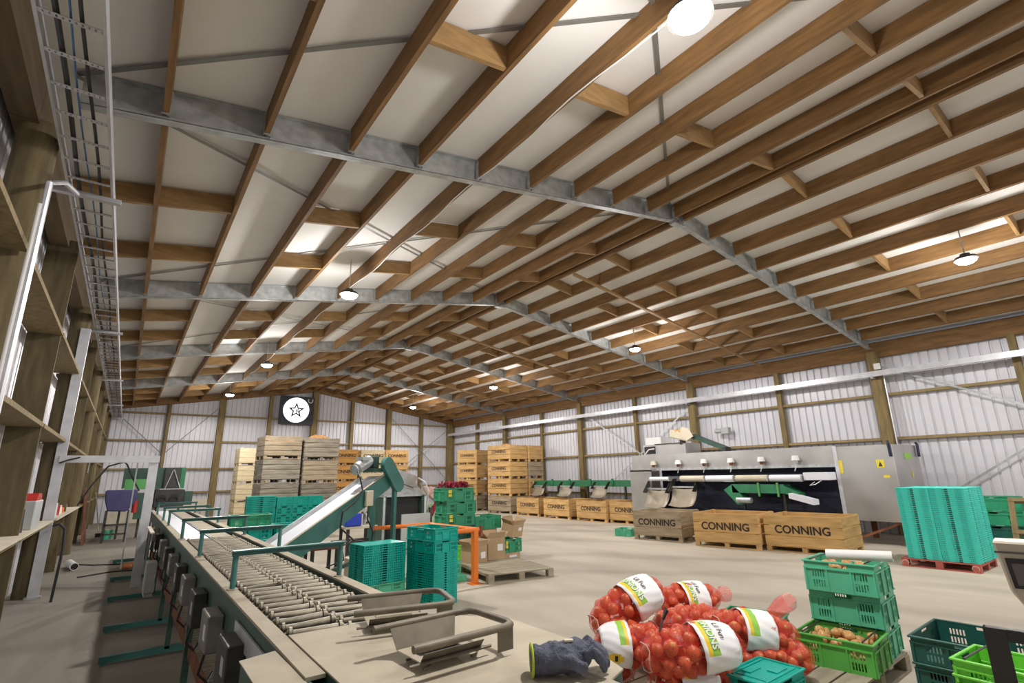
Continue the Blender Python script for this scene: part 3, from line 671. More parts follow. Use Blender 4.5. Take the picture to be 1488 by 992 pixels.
# dark green and lime crates bottom right
for k in range(3):
    make_crate(f'dark green open crate at the lower right, {("lowest", "middle", "top")[k]} of its stack', 4.65, 1.60, 0.0 + k * 0.168, R(-88), .62, .63, 0.165 if k < 2 else .165, 'dgreen', 'dark green crates at the lower right')
for k in range(5):
    make_crate(f'bright lime crate nested at the lower right, {("lowest", "second", "third", "fourth", "top")[k]} of its nest', 4.17, 1.235, 0.0 + k * 0.085, R(-93), .60, .40, .2, 'lime', 'lime crates at the lower right', True if k == 4 else False)

# turquoise folded crates on the red pallet
n = 38; ph = 1.17 / n
for k in range(n):
    for j, (dx, dy, nm) in enumerate(((0, 0, 'left front'), (0, -0.485, 'right front'), (.525, -0.485, 'right rear'))):
        make_flat(f'turquoise folded crate in the {nm} pile on the red pallet, {ordn(k)} from the bottom', 11.19 + dx, 3.64 + dy, 0.136 + k * ph, R(-90), .48, .52, ph, 'turq', 'turquoise folded crates on the red pallet')
make_flat('turquoise folded crate on top of the left rear pile on the red pallet', 11.19 + .525, 3.64, 0.136 + 37 * ph, R(-90), .48, .52, ph, 'turq', 'turquoise folded crates on the red pallet')
tag(MB().box(11.73, 12.22, 3.17, 3.62, 0.136, 0.136 + 37 * ph).build('folded_crate_pile', M['turq']), 'hidden left rear pile of turquoise folded crates on the red pallet', 'folded crates', 'turquoise folded crates on the red pallet', 'stuff')

# teal stacks by the elevator
a = R(10); n = 22; ph = 0.66 / n
for k in range(n):
    make_flat(f'teal folded crate in the tall pile under two open crates, {ordn(k)} from the floor', 3.44, 6.47, k * ph, a, .40, .62, ph, 'teal', 'teal folded crates in the tall pile')
for k in range(2):
    make_crate(f'open teal crate, {("lower", "upper")[k]} of two on the tall folded pile', 3.44, 6.47, 0.662 + k * .155, a, .40, .62, .152, 'teal', 'teal crates beside the elevator')
a = R(6)
for k in range(3):
    make_crate(f'light green crate, {("lowest", "middle", "top")[k]} under the shorter folded pile', 2.66, 6.85, k * .10, a, .58, .40, .10, 'mint', 'light green crates under the short pile')
n = 17; ph = 0.49 / n
for k in range(n):
    make_flat(f'teal folded crate in the shorter pile, {ordn(k)} from its bottom', 2.62, 6.84, 0.302 + k * ph, a, .62, .42, ph, 'teal', 'teal folded crates in the short pile')
# behind the tall stack: lime crates, dark green netted stack
for k in range(2):
    make_crate(f'lime green crate behind the tall teal pile, {("lower", "upper")[k]}', 4.25, 7.75, 0.10 + k * .22, R(5), .38, .4, .22, ('mint', 'lime')[k], 'lime crates behind the teal pile')
tag(MB().box(4.2, 4.7, 7.7, 8.2, 0, .1).build('crate_base', M['mint'], None, False, .01), 'pale crate base on the floor below the lime crates', 'crate')
# tall green crate stack
hh = [.24, .24, .24, .24, .22, .24]; z = 0
sh = [0, .01, 0, 0.01, 0.03, -.02]
for k in range(6):
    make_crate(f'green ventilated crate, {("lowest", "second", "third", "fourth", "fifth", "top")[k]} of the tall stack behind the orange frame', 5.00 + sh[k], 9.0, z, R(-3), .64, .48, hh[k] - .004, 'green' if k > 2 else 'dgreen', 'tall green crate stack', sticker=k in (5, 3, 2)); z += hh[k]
mb = MB(); rnd = random.Random(3)
for i in range(46):
    x_, y_ = rnd.uniform(-.28, .28), rnd.uniform(-.18, .18); p0 = Vector((5.31 + x_, 9.2 + y_, 1.43)); 
    mb.tube([p0, p0 + Vector((rnd.uniform(-.06, .06), rnd.uniform(-.05, .05), rnd.uniform(.04, .12))), p0 + Vector((rnd.uniform(-.14, .14), rnd.uniform(-.1, .1), rnd.uniform(.0, .1)))], .018, 5)
tag(mb.build('net_sack_heap', M['magenta']), 'heap of dark crimson net sacks on the tall green crate stack', 'net sacks')
mb = MB(); mb.ball((4.75, 9.9, 1.15), .20, 12, 8, 1.0).ball((4.62, 9.95, 1.0), .2, 12, 8).ball((4.85, 9.8, .98), .16, 12, 8)
def lumpy(o, s=.05, sc=4, seed=0, lv=1):
    tx = bpy.data.textures.new('lumps', 'CLOUDS'); tx.noise_scale = 1 / sc
    sb = o.modifiers.new('sub', 'SUBSURF'); sb.levels = lv; sb.render_levels = lv
    d = o.modifiers.new('lump', 'DISPLACE'); d.texture = tx; d.strength = s; d.texture_coords = 'LOCAL'; d.mid_level = .5
    return o
# pale green bulk bag with cloths at its mouth, left of the green stack
t = thing('bulk_bag', 'pale green bulk bag left of the tall green stack with pink and crimson cloth', 'bag', (6.48, 13.0, 0))
def drape(o, vox=.03, s_=.12, sc=.18):
    m1 = o.modifiers.new('merge', 'REMESH'); m1.mode = 'VOXEL'; m1.voxel_size = vox; m1.use_smooth_shade = True
    m2 = o.modifiers.new('soft', 'SMOOTH'); m2.iterations = 5
    tx = bpy.data.textures.new('folds', 'CLOUDS'); tx.noise_scale = sc
    m3 = o.modifiers.new('folds', 'DISPLACE'); m3.texture = tx; m3.strength = s_; m3.texture_coords = 'LOCAL'
    return o
drape(MB().box(-.40, .36, -.30, .32, 0, .95).box(-.38, .05, -.26, .3, .9, 1.30).build('bag_body', M['palegreen'], t, True), .035, .10, .25)
drape(MB().bar((-.12, -.30, 1.30), (.24, -.34, 1.22), .16, .22).bar((.10, -.32, 1.25), (.28, -.36, 1.02), .14, .14).build('pink_cloth', M['pink'], t, True, label='pale pink crumpled cloth'), .02, .10, .08)
drape(MB().tube([(.34, -.40, 1.10), (.24, -.42, .98), (.16, -.44, .86), (.08, -.44, .66)], .055, 8).bar((.2, -.42, 1.0), (.36, -.4, 1.05), .1, .1).build('crimson_cloth', M['magenta'], t, True, label='dark crimson hanging net'), .015, .06, .06)
# crate on boxes, cardboard
make_crate('green crate standing on a cardboard box right of the tall stack', 5.68, 9.0, 0.62, R(-2), .60, .45, .25, 'green')
def carton(label, x, y, z, rz, l, w_, h, tilt=0, flaps=True, base=0.0):
    o = thing('cardboard_box', label, 'box', (x, y, z), rz); o.rotation_euler = (tilt, 0, rz)
    mb = MB(); t_ = .006
    mb.box(-l / 2, l / 2, -w_ / 2, -w_ / 2 + t_, 0, h).box(-l / 2, l / 2, w_ / 2 - t_, w_ / 2, 0, h).box(-l / 2, -l / 2 + t_, -w_ / 2, w_ / 2, 0, h).box(l / 2 - t_, l / 2, -w_ / 2, w_ / 2, 0, h).box(-l / 2, l / 2, -w_ / 2, w_ / 2, 0, t_)
    mb.build('carton', M['card'], o)
    if flaps:
        for s in (-1, 1):
            MB().bar((s * l / 2, 0, h), (s * (l / 2 + .08), 0, h + .09), w_ - .02, .005).build('flap', M['card'], o)
            MB().bar((0, s * w_ / 2, h), (0, s * (w_ / 2 + .04), h + .1), l - .02, .005).build('flap', M['card'], o)
    else: MB().box(-l / 2, l / 2, -w_ / 2, w_ / 2, h, h + .005).build('lid', M['card'], o)
    MB().box(l * .05, l * .35, -w_ / 2 - .003, -w_ / 2 - .001, h * .5, h * .75).build('paper_label', M['labelwhite'], o)
    return o
carton('closed cardboard box under the green crate right of the tall stack', 5.95, 9.22, 0.30, R(-2), .5, .4, .32, flaps=False)
carton('cardboard box on the floor under the closed box', 5.95, 9.25, 0, R(-2), .52, .42, .3, flaps=False)
carton('open cardboard box left of three, behind the orange post', 5.30, 8.45, 0.0, R(10), .36, .34, .42)
carton('tall open cardboard box in the middle behind the empty pallet', 5.78, 8.55, 0.06, R(-8), .36, .34, .46)
carton('tipped open cardboard box on top of the small green crate', 6.48, 8.90, 0.47, R(15), .34, .28, .24, R(12))
carton('flat low cardboard box under the small green crate', 6.25, 8.95, 0.0, R(5), .62, .44, .16, flaps=False)
make_crate('small green crate with yellow label between cardboard boxes', 6.15, 8.72, 0.17, R(3), .46, .4, .25, 'green', sticker=True)
# orange frame
t = thing('orange_barrier', 'orange tubular steel barrier frame behind the teal pile', 'barrier', (4.67, 7.42, 0))
MB().box(-.045, .045, -.045, .045, 0, .80).build('front_post', M['orange'], t, False, .008)
MB().box(-.02, .06, 1.44, 1.52, 0, .80).build('rear_post', M['orange'], t, False, .008)
MB().cyl((.07, -.01, .80), (-.03, 1.5, .80), .033, None, 12).build('side_rail', M['orange'], t, True)
MB().cyl((.09, 0, .80), (-1.05, 0, .80), .036, None, 12).build('front_rail', M['orange'], t, True)
MB().cyl((.0, 1.48, .80), (-1.1, 1.52, .80), .033, None, 12).build('rear_rail', M['orange'], t, True)
MB().box(-.09, .09, -.09, .09, 0, .012).build('foot_plate', M['orange'], t)
MB().cyl((.1, -.03, .70), (.1, -.03, .86), .03, None, 10).build('hinge', M['rust'], t)
MB().box(-1.07, -1.0, -.035, .035, 0, .8).build('left_post', M['orange'], t, False, .008)
# green crate on the floor near the far bins
make_crate('small green crate alone on the floor left of the grey bin', 10.95, 10.25, 0, R(-75), .46, .4, .19, 'mint')
# mid distance teal stacks
n = 24; ph = 1.2 / n
for k in range(n):
    make_flat(f'folded teal crate in the dark-sided pile before the grey bins, {ordn(k)} from the floor', 2.75, 15.9, k * ph, R(-6), .72, .7, ph, 'teal', 'far folded teal crates')
for j in range(3):
    for k in range(5):
        make_crate(f'teal crate with sprouting onions, {("lowest", "second", "third", "fourth", "top")[k]} of the {("left", "middle", "right")[j]} far stack', 3.50 + j * .42, 15.85, k * .232, R(-3), .40, .6, .228, 'teal', 'far stacks of open teal crates')
for k in range(4):
    make_crate(f'green crate, {("lowest", "second", "third", "top")[k]} of the stack just beyond the roller table', 1.62, 9.9, k * .225, R(-4), .52, .4, .22, 'teal' if k < 3 else 'teal', 'green stacks beyond the roller table')
    make_crate(f'green crate, {("lowest", "second", "third", "top")[k]} of the stack right beyond the roller table', 2.2, 9.8, k * .225, R(2), .46, .4, .22, 'teal', 'green stacks beyond the roller table')
make_crate('bright green low crate lying across the stack beyond the roller table', 1.50, 9.93, 0.90, R(-3), .62, .4, .17, 'green')
# crates by the right wall behind the turquoise stack
for k in range(4):
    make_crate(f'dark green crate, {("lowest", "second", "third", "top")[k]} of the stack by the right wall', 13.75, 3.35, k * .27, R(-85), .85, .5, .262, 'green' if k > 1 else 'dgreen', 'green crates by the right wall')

# ---------------------------------------------------------------- onions and net bags
rnd = random.Random(11)
OM = [MB().ball((0, 0, 0), 1.0, 12, 9, .92).mesh('onion', M['onion'], True), MB().ball((0, 0, 0), 1.0, 12, 9, .86).mesh('onion', M['onion2'], True)]
for me in OM:
    for v in me.vertices:
        if v.co.z > .75: v.co.z += .22 * (1 - math.hypot(v.co.x, v.co.y)); 
EYE = Vector((0, 0, 1.65))
def onion(loc, r_, label, group, k=0):
    o = bpy.data.objects.new('onion', OM[k]); COL.objects.link(o); o.location = loc; o.scale = (r_, r_, r_)
    o.rotation_euler = (rnd.uniform(-1.2, 1.2), rnd.uniform(-1.2, 1.2), rnd.uniform(0, 6.28))
    return tag(o, label, 'onion', group)
BAGN = 0
def onion_bag(c, axis, L, rr, label, band=(0.05, 0.42), tail=None, text=True, squash=.85, up=(0, 0, 1), nmax=34, roll=0.0):
    """net bag: axis points from the knotted end to the other; band = label extent along the axis (-.5..5)"""
    global BAGN
    short = label.replace('net ', '').split(',')[0].split(' with')[0]
    c = Vector(c); X = Vector(axis).normalized(); Z0 = (Vector(up) - X * X.dot(Vector(up))).normalized(); Y0 = Z0.cross(X)
    rot = Matrix((X, Y0, Z0)).transposed().to_4x4(); mw = Matrix.Translation(c) @ rot
    root = thing('onion_bag', label, 'bag', c, 0, 'net bags of onions'); root.rotation_euler = rot.to_euler()
    orr = 0.047
    def prof(t):   # radius along the bag, t in -.5...5
        return rr * (max(0, 1 - (abs(t) * 2) ** 3.2)) ** 0.5
    # onions packed just under the surface
    pts = []; tries = 0
    while len(pts) < 150 and tries < 9000:
        tries += 1
        t_ = rnd.uniform(-.5, .5); a_ = rnd.uniform(0, 2 * math.pi); R_ = prof(t_) - orr * rnd.uniform(.85, 1.1)
        if R_ < .015: continue
        p = Vector((t_ * (L - 1.6 * orr), math.cos(a_) * R_, math.sin(a_) * R_ * squash))
        r_ = orr * rnd.uniform(.88, 1.08)
        if all((p - q).length > (r_ + s) * .84 for q, s in pts): pts.append((p, r_))
    scored = []
    for p, r_ in pts:
        wp = mw @ p; n = (wp - c); v = (EYE - wp).normalized(); inband = band and band[0] - .04 < p.x / L < band[1] + .04
        scored.append(((n - X * n.dot(X) * .3).normalized().dot(v) - (1.2 if inband else 0), p, r_))
    scored.sort(key=lambda q: -q[0])
    for s_, p, r_ in scored[:nmax]: onion(mw @ p, r_, f'red-gold onion inside the {short}', f'onions inside the {short}')
    rest = MB()
    for s_, p, r_ in scored[nmax:]: rest.ball(p, r_, 8, 6, .92)
    o = rest.build('onion_fill', M['onion'], root, True); o['kind'] = 'stuff'
    # net: skin draped over the onions
    nu, nv = 56, 56; vs = []; sharp = 0.5
    allp = pts
    for i in range(nu + 1):
        t_ = -.5 + i / nu
        for j in range(nv):
            a_ = 2 * math.pi * j / nv; ca, sa = math.cos(a_), math.sin(a_) * squash
            x_ = t_ * L; best = max(.012, prof(t_ * .99) * .80)
            d = Vector((0, ca, sa)); dl = d.length; dn = d / dl
            for q, s in allp:
                dx = x_ - q.x
                if abs(dx) > s * 1.05: continue
                # ray from the axis point along dn against the onion sphere
                oc = Vector((dx, -q.y, -q.z)); b_ = oc.dot(dn); cc = oc.dot(oc) - (s * 1.06) ** 2; disc = b_ * b_ - cc
                if disc > 0:
                    h_ = -b_ + math.sqrt(disc)
                    if h_ > best: best = h_
            vs.append((x_, dn.y * best, dn.z * best))
    # smooth a little so the net spans the gaps
    for it in range(1):
        nvv = list(vs)
        for i in range(nu + 1):
            for j in range(nv):
                k = i * nv + j; r0 = math.hypot(vs[k][1], vs[k][2])
                acc = []
                for di, dj in ((0, 1), (0, -1), (1, 0), (-1, 0)):
                    ii = i + di
                    if 0 <= ii <= nu: q = vs[ii * nv + (j + dj) % nv]; acc.append(math.hypot(q[1], q[2]))
                r1 = max(r0, sum(acc) / len(acc)); f = r1 / max(r0, 1e-6); nvv[k] = (vs[k][0], vs[k][1] * f, vs[k][2] * f)
        vs = nvv
    fs = [(i * nv + j, i * nv + (j + 1) % nv, (i + 1) * nv + (j + 1) % nv, (i + 1) * nv + j) for i in range(nu) for j in range(nv)]
    MB().add(vs, fs).build('net', M['net'], root, True, label='red plastic net')
    # seam cord
    MB().tube([(-L / 2 + .03 + .012 * math.sin(k * 1.7), prof(-.44) * math.cos(k * .5), prof(-.44) * squash * math.sin(k * .5)) for k in range(13)], .004, 5).build('seam_cord', M['pink'], root)
    # label band
    if band:
        nb = 40; rows = 10; vs = []; col_ = []
        def br(i, j):
            t_ = band[0] + (band[1] - band[0]) * i / rows; return prof(t_) + .012
        for i in range(rows + 1):
            for j in range(nb + 1):
                a_ = roll + R(-20) + R(220) * j / nb; r_ = br(i, j) + .003 * math.sin(j * 1.3 + i)
                vs.append(((band[0] + (band[1] - band[0]) * i / rows) * L, -math.cos(a_) * r_, math.sin(a_) * r_ * squash))
        fs = [(i * (nb + 1) + j, i * (nb + 1) + j + 1, (i + 1) * (nb + 1) + j + 1, (i + 1) * (nb + 1) + j) for i in range(rows) for j in range(nb)]
        me = MB().add(vs, fs).mesh('label_band', M['labelwhite'], True)
        me.materials.append(M['labelgreen']); me.materials.append(M['labelyel']); me.materials.append(M['ink'])
        for f in me.polygons:
            i, j = f.index // nb, f.index % nb
            if i == 0 and 0 <= j < 22: f.material_index = 0
            if 8 <= j < 27 and i in (1,): f.material_index = 2
            if 8 <= j < 27 and i in (2, 3): f.material_index = 1
            if 31 <= j <= 35 and 3 <= i <= 7 and not (j in (31, 35) and i in (3, 7)): f.material_index = 2
            if 32 <= j <= 34 and i in (5,): f.material_index = 3
            if j in (38, 39) and i > 4: f.material_index = 1
        lb = bpy.data.objects.new('label_band', me); COL.objects.link(lb); lb.parent = root; lb['label'] = 'white paper label band printed green and yellow'
        so = lb.modifiers.new('paper', 'SOLIDIFY'); so.thickness = .002
        if text:
            for word, ci, size, mm in (('ONIONS', 2.95, .062, M['labelwhite']), ('Lil Fun', 5.6, .05, M['ink'])):
                base = text_mesh(word, size, mm, .001, 0.0 if mm is M['ink'] else .001)
                me2 = base.copy(); me2.name = 'lettering'
                bmm = bmesh.new(); bmm.from_mesh(me2); bmesh.ops.subdivide_edges(bmm, edges=[e for e in bmm.edges if e.calc_length() > .012], cuts=2); bmm.to_mesh(me2); bmm.free()
                t_ = band[0] + (band[1] - band[0]) * ci / rows; r_ = prof(t_) + .020
                amid = roll + R(-20) + R(220) * 17.5 / nb
                for v in me2.vertices:
                    ang = amid - v.co.x / rr * 1.0; rv = r_ + v.co.z
                    xx = t_ * L + v.co.y
                    rv = prof(max(-.49, min(.49, xx / L))) + .018 + v.co.z
                    v.co = Vector((xx, -math.cos(ang) * rv, math.sin(ang) * rv * squash))
                ob = bpy.data.objects.new('lettering', me2); COL.objects.link(ob); ob.parent = lb
    if tail:
        tl = Vector(tail); ring = []; vs = []; m_ = 14; st = 7
        for i in range(st + 1):
            f = i / st; r_ = .03 + .075 * math.sin(f * 1.9) ** 1.2
            for j in range(m_):
                a_ = 2 * math.pi * j / m_
                vs.append((L / 2 - .03 + tl.x * f, tl.y * f + math.cos(a_) * r_ * (1 + .15 * math.sin(3 * a_ + i)), tl.z * f + math.sin(a_) * r_ * .6))
        fs = [(i * m_ + j, i * m_ + (j + 1) % m_, (i + 1) * m_ + (j + 1) % m_, (i + 1) * m_ + j) for i in range(st) for j in range(m_)]
        MB().add(vs, fs).build('net_tail', M['net'], root, True, label='loose empty end of the red net')
    BAGN += 1
    return root
onion_bag((4.05, 2.30, .30), (.8, -.55, 0), .60, .165, 'lowest onion bag at the front right, mostly hidden', band=None, nmax=16)
onion_bag((3.28, 2.44, .29), (.8, -.6, 0), .62, .165, 'lowest onion bag at the front, under the big labelled bag', band=(-.2, .2), nmax=16, text=False)
onion_bag((2.98, 3.05, .30), (-.7, .6, .05), .56, .165, 'lowest onion bag at the left end of the pile', band=(-.25, .15), nmax=16, text=False, roll=.3)
onion_bag((3.70, 3.12, .30), (.85, -.4, 0), .60, .165, 'lowest onion bag at the back of the pile', band=None, nmax=12)
onion_bag((3.10, 2.80, .46), (-.80, .55, .02), .56, .165, 'net onion bag in the left middle with a dark tie', band=(.08, .44), nmax=30, text=False, roll=.6)
onion_bag((3.26, 2.98, .66), (.78, -.30, .36), .66, .172, 'upper left onion bag with its label turned up', band=(.0, .38), nmax=34, roll=-.30)
onion_bag((4.10, 3.06, .56), (.85, -.45, .05), .64, .165, 'top onion bag at the back with loose net end', band=(-.08, .24), nmax=30, roll=-.35, tail=(.10, 0, .02))
onion_bag((3.78, 2.82, .46), (.85, -.4, .08), .66, .172, 'middle onion bag behind the big labelled bag', band=None, nmax=36)
onion_bag((3.20, 2.38, .50), (.83, -.50, .08), .70, .178, 'big front onion bag with its label facing the camera', band=(.02, .40), nmax=42, roll=-.35)
onion_bag((4.02, 2.40, .46), (.80, -.58, -.12), .66, .172, 'right onion bag with a white label across it', band=(-.20, .14), nmax=38, text=False, roll=-.3)
onion_bag((4.28, 2.72, .40), (.8, -.5, .1), .5, .15, 'small onion bag at the right rear with an upright empty net end', band=None, tail=(.30, 0, .12), nmax=14)
tag(MB().tube([(3.00, 2.44, .52), (3.04, 2.50, .62), (3.12, 2.53, .67), (3.18, 2.55, .73)], .008, 6).tube([(3.12, 2.53, .67), (3.14, 2.50, .73)], .01, 6).build('cable_tie', M['black'], None, True), 'black tie on the left middle onion bag', 'tie')
# onions in crates
def fill(cx, cy, z, a, l, w_, n_, label, group, r_=.042, k=1, jag=.03):
    got = []
    tries = 0
    while len(got) < n_ and tries < 3000:
        tries += 1
        x_, y_ = rnd.uniform(-l / 2 + r_, l / 2 - r_), rnd.uniform(-w_ / 2 + r_, w_ / 2 - r_)
        if any(math.hypot(x_ - p, y_ - q) < 1.72 * r_ for p, q in got): continue
        got.append((x_, y_))
        onion((cx + x_ * math.cos(a) - y_ * math.sin(a), cy + x_ * math.sin(a) + y_ * math.cos(a), z + rnd.uniform(-jag, jag)), r_ * rnd.uniform(.9, 1.08), label, group, k)
def bed(name, cx, cy, z0, z1, a, l, w_, label, parent_m='onion2'):
    pass
cx, cy = local_base(4.63, 2.41, A, .54, .45); fill(cx, cy, .30, A, .51, .42, 26, 'brown onion in the front lime-green crate', 'onions in the front crate')
fill(cx, cy, .235, A, .51, .42, 22, 'brown onion lower in the front lime-green crate', 'lower onions in the front crate')
cx, cy = local_base(4.99, 2.43, A, .53, .48); fill(cx, cy, .80, A, .5, .45, 22, 'brown onion in the top crate of the near tower', 'onions in the top crate', jag=.02)
cx, cy = local_base(4.50, 3.05, R(-75), .50, .45); fill(cx, cy, .31, R(-75), .46, .42, 14, 'onion in the half hidden green crate behind the bags', 'onions in the hidden crate')
# heaps on the grey stacks
for (x_, y_, z_, h_, lab) in ((5.25, 18.55, 2.80, .26, 'heap of pale onions rising above the right grey bin stack'), (4.02, 18.6, 2.78, .10, 'pale onions seen through the gaps of the top left grey bin'), (13.98 + .2, 19.8, 2.78, .22, 'heap of onions on the tall stack near the right wall')):
    mb = MB()
    for i in range(260):
        u, v = rnd.uniform(-.5, .5), rnd.uniform(-.5, .5)
        mb.ball((x_ + u, y_ + v, z_ + h_ * max(0, 1 - (2 * math.hypot(u, v)) ** 2) + rnd.uniform(0, .03)), .05, 6, 5)
    tag(mb.build('onion_heap', M['onion2'], None, True), lab, 'onions', None, 'stuff')

# ---------------------------------------------------------------- roller table (long grading conveyor, left)
t = thing('roller_table', 'long green roller grading table with dusty rails and hoop guards', 'conveyor', (0, 0, 0))
MB().box(.585, .652, 2.0, 15.2, .985, .998).build('left_rail_top', M['dusty'], t)
MB().box(.588, .60, 1.9, 15.2, .80, .986).build('left_side_plate', M['green_paint'], t)
MB().box(1.235, 1.31, 2.6, 15.2, .985, .998).build('right_rail_top', M['dusty'], t)
MB().box(1.235, 1.248, 2.6, 15.2, .84, .986).box(1.30, 1.31, 2.6, 15.2, .80, .986).build('right_side_plate', M['green_paint'], t)
MB().box(.60, 1.24, 1.9, 15.2, .84, .855).build('bed_plate', M['black'], t)
for x_ in (.672, 1.205):
    mb = MB()
    for k in range(150): mb.box(x_ - .006, x_ + .012, 2.5 + k * .0335, 2.52 + k * .0335, .935, .965)
    mb.build('drive_chain', M['dark'], t)
# rollers: two staggered lanes
rm = MB()
rm.cyl((-.10, 0, 0), (.10, 0, 0), .013, .019, 12).cyl((-.118, 0, .004), (-.105, 0, .004), .022, None, 10).cyl((.105, 0, .004), (.118, 0, .004), .024, None, 10)
rme = rm.mesh('roller', M['roller'], True)
pm = MB().cyl((-.135, 0, .0), (.165, 0, .0), .006, None, 8).ball((-.118, 0, .006), .012, 8, 6).ball((.118, 0, .006), .013, 8, 6).mesh('roller_pin', M['roller'], True)
fm = MB().bar((-.095, .012, -.022), (.095, .012, -.022), .03, .004).mesh('flight_plate', M['strap'])
NR = 40
for k in range(NR):
    y_ = 2.56 + k * .125
    for j, x_ in enumerate((.815, 1.065)):
        r_ = part('roller', rme, t, (x_, y_ + j * .055, .965), (0, R(rnd.uniform(-2, 2)), R(-6)))
        part('roller_pin', pm, r_)
        part('flight_plate', fm, r_)
mb = MB().box(.69, .93, 7.6, 15.1, .955, .965).build('white_belt', M['belt'], t, label='white belt on the far left lane')
mb = MB().box(.975, 1.19, 7.6, 15.1, .955, .965).build('tan_belt', M['dusty'], t, label='dusty tan belt on the far right lane')
MB().box(.935, .97, 7.6, 15.1, .94, .975).build('lane_divider', M['dark'], t)
for y_ in (3.77, 5.53, 7.32, 9.62, 10.9, 12.95):
    h_ = MB().bar((.60, y_, 1.205), (1.30, y_, 1.205), .012, .03).bar((.60, y_ - .02, 1.222), (1.30, y_ - .02, 1.222), .05, .008, up=(0, 0, 1)).build('hoop_guard', M['teal_paint'], t)
    for x_ in (.622, 1.275):
        MB().cyl((x_, y_, .998), (x_, y_, 1.2), .017, None, 10).build('hoop_post', M['teal_paint'], h_)
        MB().cyl((x_, y_, .998), (x_, y_, 1.006), .033, None, 6).build('hoop_foot', M['dusty'], h_)
for k, y_ in enumerate((3.0, 3.7, 4.45, 5.2, 5.95, 6.8, 7.6, 8.6, 9.7, 10.9)):
    b = MB().box(.50, .585, y_, y_ + .28, .66 + .02 * (k % 2), .88).build('drive_box', M['box_grey' if k % 2 else 'dark'], t, False, .006, label=('grey' if k % 2 else 'black') + ' box hung below the left rail')
    MB().box(.498, .50, y_ + .05, y_ + .12, .74, .82).build('cover_plate', M['galv2' if k % 2 == 0 else 'white'], b)
    MB().tube([(.52, y_ + .1, .67), (.50, y_ + .14, .55), (.56, y_ + .2, .48), (.6, y_ + .3, .5)], .008, 6).build('cable', M['cable'], t)
MB().box(.575, .584, 2.55, 3.3, .84, .93).build('side_strip', M['galv2'], t)
# lower slatted return conveyor
MB().box(.56, .575, 2.0, 12.0, .36, .46).build('return_side_plate', M['rust'], t, label='brown lower side plate')
mb = MB()
for k in range(130): mb.box(.585, .86, 2.1 + k * .075, 2.135 + k * .075, .40, .412)
mb.build('return_slats', M['roller'], t)
MB().box(.87, .885, 2.0, 12.0, .36, .46).build('return_side_plate', M['green_paint'], t)
for y_ in (2.3, 3.5, 5.0, 6.6, 7.9, 9.8, 11.7, 14.2):
    for x_ in (.56, 1.27): MB().box(x_ - .022, x_ + .022, y_ - .03, y_ + .03, .05, .80).build('leg', M['green_paint'], t)
    MB().box(.03 if y_ > 4 else .3, 1.5, y_ - .03, y_ + .03, .02, .075).cyl((.07 if y_ > 4 else .35, y_, 0), (.07 if y_ > 4 else .35, y_, .03), .03).build('foot_bar', M['teal_paint'], t)
    MB().box(.56, 1.24, y_ - .02, y_ + .02, .60, .65).build('cross_bar', M['green_paint'], t)
MB().add([(.40, 9.2, .35), (.43, 10.5, .35), (.43, 10.5, .93), (.40, 9.2, .93), (.41, 9.2, .35), (.44, 10.5, .35), (.44, 10.5, .93), (.41, 9.2, .93)], [(0, 1, 2, 3), (7, 6, 5, 4), (0, 4, 5, 1), (3, 2, 6, 7), (0, 3, 7, 4), (1, 5, 6, 2)]).build('splash_guard', M['dark'], t, label='dark sheet guard with a pale top edge')
MB().box(.395, .445, 9.2, 10.5, .93, .95).build('guard_edge', M['ply'], t)
tag(MB().box(.38, .50, 8.6, 8.9, .25, .62).box(.39, .49, 8.62, 8.88, .2, .25).build('control_box', M['plastic_grey'], None, False, .01), 'grey control box hanging low beside the roller table', 'box')
# end table over the rollers
t = thing('end_table', 'flat dust covered steel table at the near end of the roller table', 'table', (0, 0, 0))
poly = [(.655, 2.53), (1.24, 2.51), (1.33, 2.40), (1.535, 2.14), (1.54, 1.62), (1.46, 1.37), (1.36, 1.33), (1.32, .5), (.655, .5)]
MB().prism(poly, .998, 1.004).build('table_top', M['dusty'], t)
ins = [(.659, 2.525), (1.238, 2.505), (1.325, 2.395), (1.53, 2.135), (1.535, 1.62), (1.455, 1.375), (1.355, 1.335), (1.315, .505), (.659, .505)]
mb = MB()
for i in range(len(ins)):
    a_, b_ = ins[i], ins[(i + 1) % len(ins)]; mb.bar((*a_, .953), (*b_, .953), .006, .09)
mb.build('folded_edge', M['green_paint'], t)
for x_, y_ in ((.72, 2.2), (1.45, 2.05), (1.26, .7), (.72, .7)): MB().box(x_ - .03, x_ + .03, y_ - .03, y_ + .03, 0, .95).build('leg', M['green_paint'], t)
MB().prism([(.44, 2.36), (.575, 2.40), (.60, 1.2), (.44, 1.2)], .985, .99).build('side_cover', M['dusty'], t)
MB().prism([(.445, 2.355), (.57, 2.395), (.595, 1.21), (.445, 1.21)], .78, .985).build('side_box', M['green_paint'], t)
